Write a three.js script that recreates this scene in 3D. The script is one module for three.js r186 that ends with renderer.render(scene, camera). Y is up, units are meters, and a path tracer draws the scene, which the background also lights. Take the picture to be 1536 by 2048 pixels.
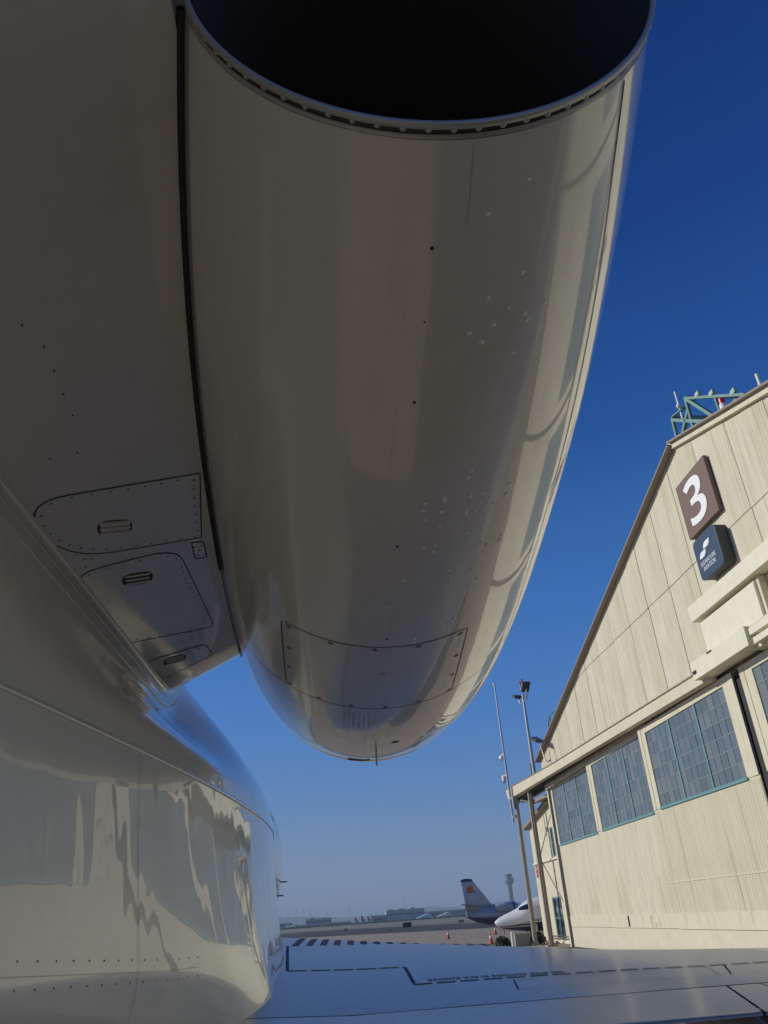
import * as THREE from 'three';
import { mergeGeometries } from 'three/addons/utils/BufferGeometryUtils.js';
import { ImprovedNoise } from 'three/addons/math/ImprovedNoise.js';
import { TextGeometry } from 'three/addons/geometries/TextGeometry.js';
import { FontLoader } from 'three/addons/loaders/FontLoader.js';

// ---------------------------------------------------------------- camera, sky, sun, exposure
const scene = new THREE.Scene();
const D2R = Math.PI / 180;
const camera = new THREE.PerspectiveCamera(2 * Math.atan(1024 / 1530) / D2R, 0.75, 0.05, 9000);
camera.position.set(0, 2.0, 0);
camera.rotation.set(28.0 * D2R, -4.175 * D2R, -4.1 * D2R, 'YXZ');
scene.add(camera);

const SUN_AZ = 71 * D2R, SUN_EL = 27 * D2R;             // azimuth left of the jet's nose direction (-z)
const sunDir = new THREE.Vector3(-Math.sin(SUN_AZ) * Math.cos(SUN_EL), Math.sin(SUN_EL), -Math.cos(SUN_AZ) * Math.cos(SUN_EL));
const sun = new THREE.DirectionalLight(new THREE.Color(1.0, 0.94, 0.85), 3.3);
sun.position.copy(sunDir).multiplyScalar(120);
sun.castShadow = true;
sun.shadow.mapSize.set(4096, 4096);
Object.assign(sun.shadow.camera, { left: -70, right: 70, top: 70, bottom: -70, near: 1, far: 300 });
scene.add(sun, sun.target);

{ // clear winter sky: deep blue overhead, pale and hazy at the horizon
  const W = 512, Hh = 256, data = new Float32Array(W * Hh * 4);
  const stops = [[-90, .16, .17, .17], [-4, .17, .19, .21], [0, .225, .280, .360], [3, .190, .278, .415], [7, .120, .240, .465], [12, .070, .200, .50], [20, .040, .150, .44], [32, .014, .080, .300], [45, .006, .045, .212], [62, .003, .024, .138], [90, .002, .018, .105]];
  for (let j = 0; j < Hh; j++) {
    const el = ((j + .5) / Hh - .5) * 180;
    let k = 0; while (k < stops.length - 2 && stops[k + 1][0] < el) k++;
    const a = stops[k], b = stops[k + 1], f = Math.min(1, Math.max(0, (el - a[0]) / (b[0] - a[0])));
    for (let i = 0; i < W; i++) {
      const ph = ((i + .5) / W - .5) * 2 * Math.PI, ce = Math.cos(el * D2R);
      const d = Math.cos(ph) * ce * sunDir.x + Math.sin(el * D2R) * sunDir.y + Math.sin(ph) * ce * sunDir.z;
      const ang = Math.acos(Math.min(1, Math.max(-1, d))) / D2R;
      const glow = 1 + .9 * Math.exp(-Math.pow(ang / 28, 1.3));
      const o = (j * W + i) * 4;
      for (let c = 0; c < 3; c++) data[o + c] = (a[c + 1] + (b[c + 1] - a[c + 1]) * f) * glow;
      data[o + 3] = 1;
    }
  }
  const t = new THREE.DataTexture(data, W, Hh, THREE.RGBAFormat, THREE.FloatType);
  t.mapping = THREE.EquirectangularReflectionMapping; t.magFilter = t.minFilter = THREE.LinearFilter; t.needsUpdate = true;
  scene.background = t; scene.environment = t;
}
const EXPOSURE = 1.0;
scene.fog = new THREE.FogExp2(new THREE.Color(.66, .82, 1.0), 0.00032);

// ---------------------------------------------------------------- helpers
let seed = 7;
const rnd = () => { seed = (seed * 1664525 + 1013904223) >>> 0; return seed / 4294967296; };
const NZ = new ImprovedNoise();
const noise = (x, y, z) => NZ.noise(x + 31.7, y + 17.3, z + 5.1);
const V = (x, y, z) => new THREE.Vector3(x, y, z);
const lerp = (a, b, t) => a + (b - a) * t, clamp = (x, a, b) => Math.min(b, Math.max(a, x));
const smooth = (x) => { x = clamp(x, 0, 1); return x * x * (3 - 2 * x); };
const interp = (x, xs, ys) => {
  if (x <= xs[0]) return ys[0] + (x - xs[0]) * (ys[1] - ys[0]) / (xs[1] - xs[0]);
  const n = xs.length;
  for (let i = 1; i < n; i++) if (x <= xs[i]) return lerp(ys[i - 1], ys[i], (x - xs[i - 1]) / (xs[i] - xs[i - 1]));
  return ys[n - 1] + (x - xs[n - 1]) * (ys[n - 1] - ys[n - 2]) / (xs[n - 1] - xs[n - 2]);
};
const names = new Map();
const numbered = (n) => { const k = names.get(n) || 0; names.set(n, k + 1); return k ? `${n}_${String(k).padStart(3, '0')}` : n; };
function tag(o, label, category, group, kind) { o.userData.label = label; if (category) o.userData.category = category; if (group) o.userData.group = group; if (kind) o.userData.kind = kind; return o; }
function thing(name, label, category, pos = V(0, 0, 0), turn = 0, group) {
  const g = new THREE.Group(); g.name = numbered(name); g.position.copy(pos); g.rotation.y = turn; scene.add(g); return tag(g, label, category, group);
}
function mesh(name, geo, mat, parent) {
  if (Array.isArray(geo)) geo = mergeGeometries(geo.map((g) => { const h = g.index ? g.toNonIndexed() : g.clone(); for (const k of Object.keys(h.attributes)) if (!['position', 'normal', 'uv'].includes(k)) h.deleteAttribute(k); return h; }));
  const m = new THREE.Mesh(geo, mat); m.name = parent === scene ? numbered(name) : name; m.castShadow = m.receiveShadow = true; parent.add(m); return m;
}
function struct(name, geo, mat) { const m = mesh(name, geo, mat, scene); m.userData.kind = 'structure'; return m; }
function grid(nu, nv, f, flip = false, uvf) {           // f(u,v) -> [x,y,z], u and v in 0..1
  const p = [], uv = [], ix = [];
  for (let j = 0; j <= nv; j++) for (let i = 0; i <= nu; i++) { const q = f(i / nu, j / nv); p.push(q[0], q[1], q[2]); const t = uvf ? uvf(i / nu, j / nv, q) : [i / nu, j / nv]; uv.push(t[0], t[1]); }
  for (let j = 0; j < nv; j++) for (let i = 0; i < nu; i++) { const a = j * (nu + 1) + i, b = a + 1, c = a + nu + 1, d = c + 1; flip ? ix.push(a, c, b, b, c, d) : ix.push(a, b, c, b, d, c); }
  const g = new THREE.BufferGeometry(); g.setAttribute('position', new THREE.Float32BufferAttribute(p, 3)); g.setAttribute('uv', new THREE.Float32BufferAttribute(uv, 2)); g.setIndex(ix); g.computeVertexNormals(); return g;
}
const box = (w, h, d, x = 0, y = 0, z = 0) => new THREE.BoxGeometry(w, h, d).translate(x, y, z);
function bar(a, b, w, d = w, round = false) {           // a beam from a to b
  const L = a.distanceTo(b), g = round ? new THREE.CylinderGeometry(w / 2, w / 2, L, 10) : new THREE.BoxGeometry(w, L, d);
  const q = new THREE.Quaternion().setFromUnitVectors(V(0, 1, 0), b.clone().sub(a).normalize());
  return g.applyQuaternion(q).translate((a.x + b.x) / 2, (a.y + b.y) / 2, (a.z + b.z) / 2);
}
const tube = (pts, r, seg = 40, rs = 6, closed = false) => new THREE.TubeGeometry(new THREE.CatmullRomCurve3(pts, closed), seg, r, rs, closed);
function ribbon(pts, nrm, w, lift) {                    // flat strip along pts on a surface with normals nrm
  const p = [], ix = [], n = pts.length;
  for (let i = 0; i < n; i++) {
    const t = pts[Math.min(n - 1, i + 1)].clone().sub(pts[Math.max(0, i - 1)]).normalize(), s = new THREE.Vector3().crossVectors(nrm[i], t).normalize().multiplyScalar(w / 2), c = pts[i].clone().addScaledVector(nrm[i], lift);
    for (const k of [1, -1]) { const q = c.clone().addScaledVector(s, k); p.push(q.x, q.y, q.z); }
    if (i) { const a = 2 * i - 2; ix.push(a, a + 1, a + 2, a + 1, a + 3, a + 2); }
  }
  const g = new THREE.BufferGeometry(); g.setAttribute('position', new THREE.Float32BufferAttribute(p, 3)); g.setAttribute('uv', new THREE.Float32BufferAttribute(new Array(p.length / 3 * 2).fill(0), 2)); g.setIndex(ix); g.computeVertexNormals(); return g;
}
function tex(n, f, rep, srgb = true) {                  // procedural texture; f(x,y in 0..1) -> [r,g,b] in 0..1 (sRGB)
  const d = new Uint8Array(n * n * 4);
  for (let j = 0; j < n; j++) for (let i = 0; i < n; i++) { const c = f(i / n, j / n), o = (j * n + i) * 4; for (let k = 0; k < 3; k++) d[o + k] = clamp(c[k], 0, 1) * 255; d[o + 3] = 255; }
  const t = new THREE.DataTexture(d, n, n); t.wrapS = t.wrapT = THREE.RepeatWrapping; t.magFilter = THREE.LinearFilter; t.minFilter = THREE.LinearMipmapLinearFilter; t.generateMipmaps = true; if (srgb) t.colorSpace = THREE.SRGBColorSpace; t.repeat.set(rep[0], rep[1]); t.needsUpdate = true; return t;
}
const pn = (x, y, fx, fy, s) => {                       // tiling noise on the unit square
  const a = x * 2 * Math.PI, b = y * 2 * Math.PI;
  return NZ.noise(Math.cos(a) * fx * .16 + s, Math.sin(a) * fx * .16 + 9.3, Math.cos(b) * fy * .16 + 4.7 + s) * .6 + NZ.noise(Math.sin(a) * fx * .16 + 2.2, Math.sin(b) * fy * .16 + s, Math.cos(b) * fy * .16 + 1.3) * .6;
};
const rgb = (r, g, b) => new THREE.Color().setRGB(r, g, b);
const std = (c, roughness = .6, metalness = 0, extra = {}) => new THREE.MeshStandardMaterial({ color: c, roughness, metalness, side: THREE.DoubleSide, ...extra });

// ---------------------------------------------------------------- materials
const paintTex = tex(512, (x, y) => { const n = pn(x, y, 30, 30, 1) * .010 + pn(x, y, 90, 90, 3) * .008 + (rnd() - .5) * .008, s = Math.max(0, pn(x, y, 14, 50, 8) - .34) * .05; return [.825 + n - s, .812 + n - s, .77 + n - s * 1.2]; }, [.5, .5]);
const M = {
  paint: new THREE.MeshPhysicalMaterial({ map: paintTex, roughness: .2, clearcoat: 1, clearcoatRoughness: .012, ior: 1.6, side: THREE.DoubleSide }),
  wing: new THREE.MeshPhysicalMaterial({ map: tex(512, (x, y) => { const n = pn(x, y, 26, 26, 2) * .02 + pn(x, y, 80, 80, 6) * .015 + (rnd() - .5) * .012; return [.655 + n * 1.4, .66 + n * 1.4, .665 + n * 1.4]; }, [.6, .6]), roughness: .5, clearcoat: .7, clearcoatRoughness: .17, side: THREE.DoubleSide }),
  sealant: std(rgb(.012, .012, .014), .7),
  rubber: std(rgb(.008, .008, .010), .55),
  screw: std(rgb(.10, .10, .11), .45, .6),
  duct: std(rgb(.15, .145, .14), .5, .4),
  ring: std(rgb(.46, .45, .41), .4, .35),
  channel: std(rgb(.07, .066, .055), .5, .5),
  mark: std(rgb(.010, .014, .030), .6),
  stripe: std(rgb(.16, .12, .09), .6),
  black: std(rgb(.012, .012, .013), .6),
  glassDark: new THREE.MeshPhysicalMaterial({ color: rgb(.012, .016, .022), roughness: .08, clearcoat: 1, clearcoatRoughness: .02, side: THREE.DoubleSide }),
  steel: std(rgb(.42, .42, .41), .45, .6),
  teal: std(rgb(.13, .29, .30), .65),
  green: std(rgb(.15, .29, .25), .65),
  white: std(rgb(.78, .78, .76), .5),
  head: std(rgb(.86, .85, .82), .3),
  concreteGrey: std(rgb(.30, .29, .27), .9),
};
const creams = [0, 1, 2, 3].map((k) => std(rgb(1, 1, 1), .72, 0, { map: tex(256, (x, y) => {
  const n = pn(x, y, 20, 6, 11 + k) * .035 + pn(x, y, 60, 10, 21 + k) * .03 + (rnd() - .5) * .02, st = Math.max(0, pn(x, y, 40, 2.5, 31 + k) - .17) * .25;
  const d = [0, -.022, .008, -.012][k]; return [.815 + d + n - st * .6, .792 + d + n - st * .66, .69 + d * 1.4 + n - st * .92];
}, [.2, .12]) }));
const creamPlain = std(rgb(1, 1, 1), .68, 0, { map: tex(256, (x, y) => { const n = pn(x, y, 12, 12, 41) * .03 + pn(x, y, 50, 20, 42) * .02 + (rnd() - .5) * .015, st = Math.max(0, pn(x, y, 36, 3, 44) - .22) * .3; return [.83 + n * .8 - st * .4, .806 + n * .8 - st * .45, .70 + n * .8 - st * .65]; }, [.2, .2]) });
const creamPale = std(rgb(1, 1, 1), .6, 0, { map: tex(128, (x, y) => { const n = pn(x, y, 12, 12, 51) * .03 + (rnd() - .5) * .015; return [.885 + n, .872 + n, .775 + n]; }, [.3, .3]) });
const trim = std(rgb(.27, .22, .175), .7);
const dark = std(rgb(.03, .032, .035), .8);

// ---------------------------------------------------------------- ground, taxiway, grass, hills
const apronTex = tex(1024, (x, y) => { const n = pn(x, y, 20, 20, 61) * .07 + pn(x, y, 70, 70, 62) * .05 + (rnd() - .5) * .07, s = Math.max(0, pn(x, y, 30, 30, 65) - .30) * .5; return [.60 + n - s, .55 + n - s, .475 + n - s]; }, [1, 1]);
const sheet = (pts, y, s) => { const sh = new THREE.Shape(pts.map((p) => new THREE.Vector2(p[0], -p[1]))), g = new THREE.ShapeGeometry(sh).rotateX(-Math.PI / 2).translate(0, y, 0), p = g.attributes.position, uv = g.attributes.uv; for (let i = 0; i < p.count; i++) uv.setXY(i, p.getX(i) / s, p.getZ(i) / s); return g; };
struct('ground', sheet([[-4000, 1500], [4000, 1500], [4000, -7800], [-4000, -7800]], -.012, 40), std(rgb(.16, .17, .11), .95));
struct('apron', sheet([[-500, 300], [500, 300], [500, -30], [150, -128], [19.5, -126], [-12, -168], [-500, -390]], 0, 18), std(rgb(1, 1, 1), .9, 0, { map: apronTex }));
const asphalt = std(rgb(1, 1, 1), .92, 0, { map: tex(256, (x, y) => { const n = pn(x, y, 16, 16, 71) * .05 + (rnd() - .5) * .05; return [.20 + n, .20 + n, .205 + n]; }, [1, 1]) });
struct('taxiway', sheet([[-900, -560], [-12, -168.02], [19.5, -126.02], [150, -128.02], [900, -20], [900, -60], [35, -196], [-3, -290], [-900, -660]], -.004, 20), asphalt);
struct('service_road', sheet([[-900, -790], [-33, -415], [31, -330], [900, -170], [900, -200], [20, -370], [-36, -470], [-900, -850]], -.008, 20), std(rgb(.26, .26, .25), .92));
// painted line on the apron
struct('apron_marking', sheet([[4.5, -96], [16, -88], [16, -87.6], [4.5, -95.6]], .004, 5), std(rgb(.5, .48, .42), .8));
{ // expansion joints of the concrete apron
  const js = []; for (let k = -12; k < 14; k++) js.push(sheet([[k * 6 - .015, 20], [k * 6 + .015, 20], [k * 6 + .015, -125], [k * 6 - .015, -125]], .004, 5)); for (let k = -20; k < 4; k++) js.push(sheet([[-70, k * 6 + .015], [80, k * 6 + .015], [80, k * 6 - .015], [-70, k * 6 - .015]], .008, 5));
  const j = struct('apron_joints', js, std(rgb(.06, .055, .05), .9)); j.userData.kind = 'structure';
}
struct('hills', grid(120, 6, (u, v) => { const x = lerp(-3500, 4500, u), h = 38 + 15 * Math.sin(u * 7 + 1) + 26 * noise(u * 22, 0, 0) + 9 * noise(u * 60, 3, 0); return [x, Math.max(0, h) * Math.sin(v * Math.PI / 2) * 1.15, -3400 - v * 500]; }), std(rgb(.10, .12, .08), 1));

// ---------------------------------------------------------------- the business jet overhead
const JET = V(-2.15, 0, -6);
const jet = thing('business_jet', 'glossy white business jet with its engine, pylon, fuselage side and wing filling the view', 'airplane', JET);
const off = (g) => (Array.isArray(g) ? g.map((k) => k.translate(-JET.x, -JET.y, -JET.z)) : g.translate(-JET.x, -JET.y, -JET.z));
const jpart = (name, geo, mat, parent = jet, label, kind) => { const m = mesh(name, off(geo), mat, parent); if (label) m.userData.label = label; if (kind) m.userData.kind = kind; return m; };

// fuselage
const FX = -2.17, FY = 2.95, FR = 1.22;
const fusR = (z) => z < -11 ? FR * Math.pow(Math.max(0, 1 - Math.pow((-11 - z) / 7.6, 2.1)), .62) : z > -1.2 ? FR * (1 - .55 * smooth((z + 1.2) / 9)) : FR;
const fusC = (z) => z < -11 ? FY - .5 * Math.pow((-11 - z) / 7.6, 2) : z > -1.2 ? FY + .35 * smooth((z + 1.2) / 9) : FY;
const fusP = (z, a, lift = 0) => { const r = fusR(z) + lift; return V(FX + r * Math.cos(a), fusC(z) + r * Math.sin(a), z); };
const fusN = (a) => V(Math.cos(a), Math.sin(a), 0);
const wob = (x, y, z) => .0011 * noise(x * 1.5, y * 1.3, z * 2.1) + .00042 * noise(y * 2.4, z * 5.5, x * 2) + .0009 * noise(z * .9, y * .8, 3.3);
const fus = jpart('fuselage', grid(640, 200, (u, v) => { const z = lerp(7.5, -18.59, u), a = v * 2 * Math.PI - Math.PI, p = fusP(z, a); const d = wob(p.x, p.y, p.z) * (Math.cos(a) > -.3 ? 1 : 0); p.addScaledVector(fusN(a), d); return [p.x, p.y, p.z]; }, true, (u, v) => [u * 26, v * 7.6]), M.paint);
const ringSeam = (z, a0, a1) => { const p = [], n = []; for (let i = 0; i <= 40; i++) { const a = lerp(a0, a1, i / 40); p.push(fusP(z, a)); n.push(fusN(a)); } return ribbon(p, n, .0035, .0012); };
for (const [z, a0, a1] of [[-9.9, .12, 1.4], [-12.1, .05, 1.4], [-5.9, .12, 1.3]]) jpart('panel_seam', ringSeam(z, a0, a1), M.sealant, fus);
{ const p = [], n = []; for (let i = 0; i <= 60; i++) { const z = lerp(-8, -13.5, i / 60), a = .16; p.push(fusP(z, a)); n.push(fusN(a)); } jpart('panel_seam', ribbon(p, n, .004, .0012), M.sealant, fus); }
for (let k = 0; k < 6; k++) { // cabin windows high on the side
  const z0 = -8.6 - k * .95; const f = (s, l) => grid(4, 28, (u, v) => { const t = v * 2 * Math.PI, r = u * s, z = z0 + .26 * r * Math.cos(t), a = .47 + .16 * r * Math.sin(t), p = fusP(z, a, l); return [p.x, p.y, p.z]; });
  const fr = jpart('cabin_window', f(1.12, .002), M.steel, fus); jpart('pane', f(1, .004), M.glassDark, fr);
}
for (const [z, y] of [[-13.3, 2.62], [-13.6, 2.44]]) { // probes by the cockpit
  const a = Math.asin((y - fusC(z)) / fusR(z)), p = fusP(z, a), q = p.clone().add(V(.08, 0, -.02)); jpart('air_probe', [bar(p, q, .016, .016), bar(q, q.clone().add(V(.0, 0, -.12)), .012, .012, true)], M.black, fus);
}
// body side over the wing root: narrows towards the tail, flares out to the wing, lapped along its upper edge
const YE = 2.64, SZ = [-13, -12, -10, -8, -7, -6.2, -5.6, -5.1, -4.56, -4, -3.42, -2.85, -2.25, -1.9, -1, 0, 3], SX = [-1.6, -1.12, -.885, -.71, -.62, -.545, -.538, -.556, -.594, -.65, -.722, -.81, -.905, -.968, -1.14, -1.3, -1.6];
const sideS = (z) => { let a = 0; for (const [d, w] of [[-.3, 1], [-.15, 2], [0, 3], [.15, 2], [.3, 1]]) a += w * interp(z + d, SZ, SX); return a / 9; };
const circX = (z, y) => { const r = fusR(z), d = y - fusC(z); return FX + Math.sqrt(Math.max(0, r * r - d * d)); };
const shTop = (z) => lerp(3.075, 3.62, smooth((-4.15 - z) / 1.1));
const sideX = (z, y) => {
  const S = sideS(z);
  if (y <= YE) { const q = YE - y; return S + .045 * q + lerp(.035, lerp(.125, .055, smooth((-4.7 - z) / .8)), smooth((-2.7 - z) / 1.4)) * q * q - .26 * Math.pow(clamp((1.96 - y) / .5, 0, 1), 2) * smooth((z + 4.7) / 1.3); }
  const p = y - YE, y0 = .07, yt = shTop(z), h = yt - YE - y0, t = clamp((p - y0) / h, 0, 1), dy = yt - fusC(z), r = fusR(z), top = Math.min(circX(z, yt) - .006, S), m1 = -dy / Math.sqrt(Math.max(.02, r * r - dy * dy));
  if (p < y0) return S - .004 - .12 * p;
  const a = S - .004 - .12 * y0, t2 = t * t, t3 = t2 * t;                 // cubic run-out into the round fuselage
  return (2 * t3 - 3 * t2 + 1) * a + (t3 - 2 * t2 + t) * h * -.12 + (-2 * t3 + 3 * t2) * top + (t3 - t2) * h * m1;
};
const drip = (y, z, k) => k * (.0014 * noise(1.3, y * 1.3, z * 2.1) + .0011 * noise(y * 1.6, z * 6.5, 4.4) + .00036 * noise(y * 4, z * 14, 9.1));
const fair = jpart('wing_fairing', grid(620, 120, (u, v) => { const z = lerp(3, -12.9, u), y = lerp(YE, 1.15, v); let x = sideX(z, y) + drip(y, z, smooth(v * 14)); const under = clamp((1.45 - y) / .3, 0, 1); x -= .5 * under * under; return [x, y, z]; }, true, (u, v) => [u * 15.4, v * 1.5]), M.paint, jet, 'white wing root fairing lapped under the fuselage side');
const shoulder = jpart('shoulder_skin', grid(620, 90, (u, v) => { const z = lerp(3, -12.9, u), y = lerp(shTop(z), YE - .012, v); return [sideX(z, Math.max(y, YE)) + .0035 + drip(y, z, .8 * smooth((1 - v) * 12)), y, z]; }, true, (u, v) => [u * 15.4, v * .5]), M.paint, jet, 'white fuselage shoulder skin above the lap line');
{ // lap edge bead, lower seam with rivets, upright skin joints
  const p = []; for (let i = 0; i <= 120; i++) { const z = lerp(.5, -5.3, i / 120); p.push(V(sideX(z, YE) + .001, YE - .012, z)); }
  jpart('lap_edge', tube(p, .0085, 240, 8), M.paint, shoulder);
  const s = [], n = [], rv = []; const sy = (z) => interp(z, [-4, -3.3, -2.2, 0], [1.872, 1.885, 1.935, 1.98]);
  for (let i = 0; i <= 60; i++) { const z = lerp(0, -3.6, i / 60), y = sy(z); s.push(V(sideX(z, y) + .0012, y, z)); n.push(V(.95, .23, .12).normalize()); }
  jpart('panel_seam', ribbon(s, n, .0022, .002), M.steel, fair);
  for (let i = 0; i < 22; i++) { const z = -1.5 - i * .1; for (const k of [-.03, .035]) { const y = sy(z) + k; rv.push(new THREE.SphereGeometry(.0032, 8, 6).scale(.35, 1, 1).translate(sideX(z, y) + .001, y, z)); } }
  jpart('rivets', rv, M.screw, fair, undefined, 'stuff');
  const vs = (z, y0, y1) => { const P = [], N = []; for (let i = 0; i <= 30; i++) { const y = lerp(y0, y1, i / 30); P.push(V(sideX(z, y) + .001, y, z)); N.push(V(.98, .12, .12).normalize()); } return ribbon(P, N, .002, .002); };
  for (const [z, y0, y1] of [[-3.05, 2.62, 1.7], [-5.2, 2.62, 1.75], [-6.1, 2.62, 1.85]]) jpart('panel_seam', vs(z, y0, y1), M.sealant, fair);
}

// engine nacelle: a body of revolution
const NE = V(.20903, 3.66833, -.84353), NA = V(-.00114, .0306, -.99953).normalize(), NL = 5.031;
const NU = new THREE.Vector3().crossVectors(NA, V(0, 1, 0)).normalize(), NW = new THREE.Vector3().crossVectors(NU, NA);
const poly = [-0.33426161, -0.58064333, 1.66060409, -1.57386487, 1.1273545, 0.46835321];
const nacR = (s) => { const t = s / NL; if (t <= .9) return poly.reduce((a, c) => a * t + c, 0); const q = Math.min(1, (t - .9) / .1); return .6728 + (.8404 - .6728) * Math.sqrt(Math.max(0, 1 - q * q)); };
const nacN = (th) => NU.clone().multiplyScalar(Math.sin(th)).addScaledVector(NW, -Math.cos(th));       // th = 0 is straight down, positive outboard
const nacP = (s, th, r) => NE.clone().addScaledVector(NA, s).addScaledVector(nacN(th), r === undefined ? nacR(s) : r);
const rot = (f, u, nth, t0 = -Math.PI, t1 = Math.PI) => grid(nth, u, (a, b) => { const p = f(b, lerp(t0, t1, a)); return [p.x, p.y, p.z]; });
const nacGrid = (s0, s1, ns, bump = 1) => grid(260, ns, (a, b) => {
  const th = a * 2 * Math.PI - Math.PI, t = b, s = s1 > .95 * NL ? s0 + (s1 - s0) * Math.sin(t * Math.PI / 2) : lerp(s0, s1, t), p = nacP(s, th);
  const d = bump * (.00075 * noise(Math.sin(th) * 2.2, Math.cos(th) * 2.2, s * 1.5) + .00035 * noise(Math.sin(th) * 5, Math.cos(th) * 5, s * 3.4)); p.addScaledVector(nacN(th), d); return [p.x, p.y, p.z];
}, false, (a, b) => [a * 5, b * (s1 - s0)]);
const nac = jpart('engine_nacelle', nacGrid(.012, 2.951, 220), M.paint, jet, 'tapered white engine nacelle seen from behind and below');
jpart('inlet_cowl', nacGrid(2.960, NL, 190), M.paint, nac);
jpart('cowl_joint', rot((t, th) => nacP(lerp(2.944, 2.967, t), th, nacR(2.9555) - .012), 1, 160), M.sealant, nac);
jpart('inlet_duct', rot((t, th) => { const s = NL - .9 * t, q = Math.min(1, t * 4); return nacP(s, th, lerp(.6728, .60, Math.sqrt(1 - (1 - q) * (1 - q)))); }, 16, 80), M.steel, nac);
jpart('fan_disc', rot((t, th) => nacP(NL - .9, th, .6 * t + .001), 2, 60), M.duct, nac);
jpart('exhaust_duct', rot((t, th) => nacP(-.016 + 2.4 * t, th, .4605 + .06 * t), 8, 120), M.duct, nac);
jpart('exhaust_bulkhead', rot((t, th) => nacP(2.3, th, .53 * t + .001), 2, 80), M.duct, nac);
const ring = jpart('exhaust_ring', [rot((t, th) => { const q = [[.013, .470], [.006, .4715], [.004, .466]][Math.round(t * 2)]; return nacP(q[0], th, q[1]); }, 2, 180), rot((t, th) => { const q = [[-.008, .4655], [-.009, .4712], [-.018, .4712], [-.020, .468], [-.020, .462], [-.016, .4605]][Math.round(t * 5)]; return nacP(q[0], th, q[1]); }, 5, 180)], M.ring, nac, 'bare metal lip ring around the exhaust opening');
jpart('channel', rot((t, th) => nacP(lerp(.005, -.009, t), th, .4648), 1, 180), M.channel, ring);
{ const g = new THREE.SphereGeometry(.0066, 10, 8); for (let k = 0; k < 66; k++) { const th = (k + .5) / 66 * 2 * Math.PI, p = nacP(-.0065, th, .4665); jpart('rivet', g.clone().translate(p.x, p.y, p.z), M.ring, ring); } }
const nacLine = (pts, w, m = 14) => { const P = [], N = []; for (let i = 0; i < pts.length - 1; i++) for (let k = i ? 1 : 0; k <= m; k++) { const s = lerp(pts[i][0], pts[i + 1][0], k / m), th = lerp(pts[i][1], pts[i + 1][1], k / m) * D2R; P.push(nacP(s, th)); N.push(nacN(th)); } return ribbon(P, N, w, .0011); };
jpart('panel_seam', nacLine([[.02, 51.2], [.2, 51.4], [.57, 53.6], [.97, 54.2], [1.6, 52.6], [2.95, 51]], .0045), M.sealant, nac);
jpart('panel_seam', nacLine([[.02, 7.4], [.17, 7.6]], .0006), M.screw, nac);
jpart('panel_seam', nacLine([[3.0, 49], [4.3, 45]], .002), M.sealant, nac);
{ // belly access panel, a plate let into the cowl
  const t0 = -35.2, t1 = 24.9, s0 = 2.112, s1 = 2.945;
  const pan = jpart('access_panel', grid(40, 24, (a, b) => { const p = nacP(lerp(s0 + .004, s1, b), lerp(t0 + .3, t1 - .3, a) * D2R); p.addScaledVector(nacN(lerp(t0, t1, a) * D2R), .0016 + .0004 * noise(a * 4, b * 4, 2)); return [p.x, p.y, p.z]; }, false, (a, b) => [a * .8, b * .8]), M.paint, nac);
  jpart('panel_gap', [nacLine([[s1, t0], [s0 + .02, t0], [s0, t0 + 1.4], [s0, t1 - 1.4], [s0 + .02, t1], [s1, t1]], .0055)], M.sealant, nac);
  const sc = new THREE.CylinderGeometry(.0115, .0125, .003, 16);
  for (const [s, t] of [[2.143, -32.5], [2.138, -18.5], [2.137, -4.9], [2.139, 8.7], [2.15, 22.4], [2.396, -33], [2.66, -33.4], [2.915, -33.6], [2.415, 23], [2.677, 23.2], [2.93, 23.6], [2.925, -22.5], [2.925, -11.2], [2.925, .5], [2.925, 12.2]]) {
    const n = nacN(t * D2R), p = nacP(s, t * D2R).addScaledVector(n, .0018); jpart('screw', sc.clone().applyQuaternion(new THREE.Quaternion().setFromUnitVectors(V(0, 1, 0), n)).translate(p.x, p.y, p.z), M.screw, nac);
  }
}
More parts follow.
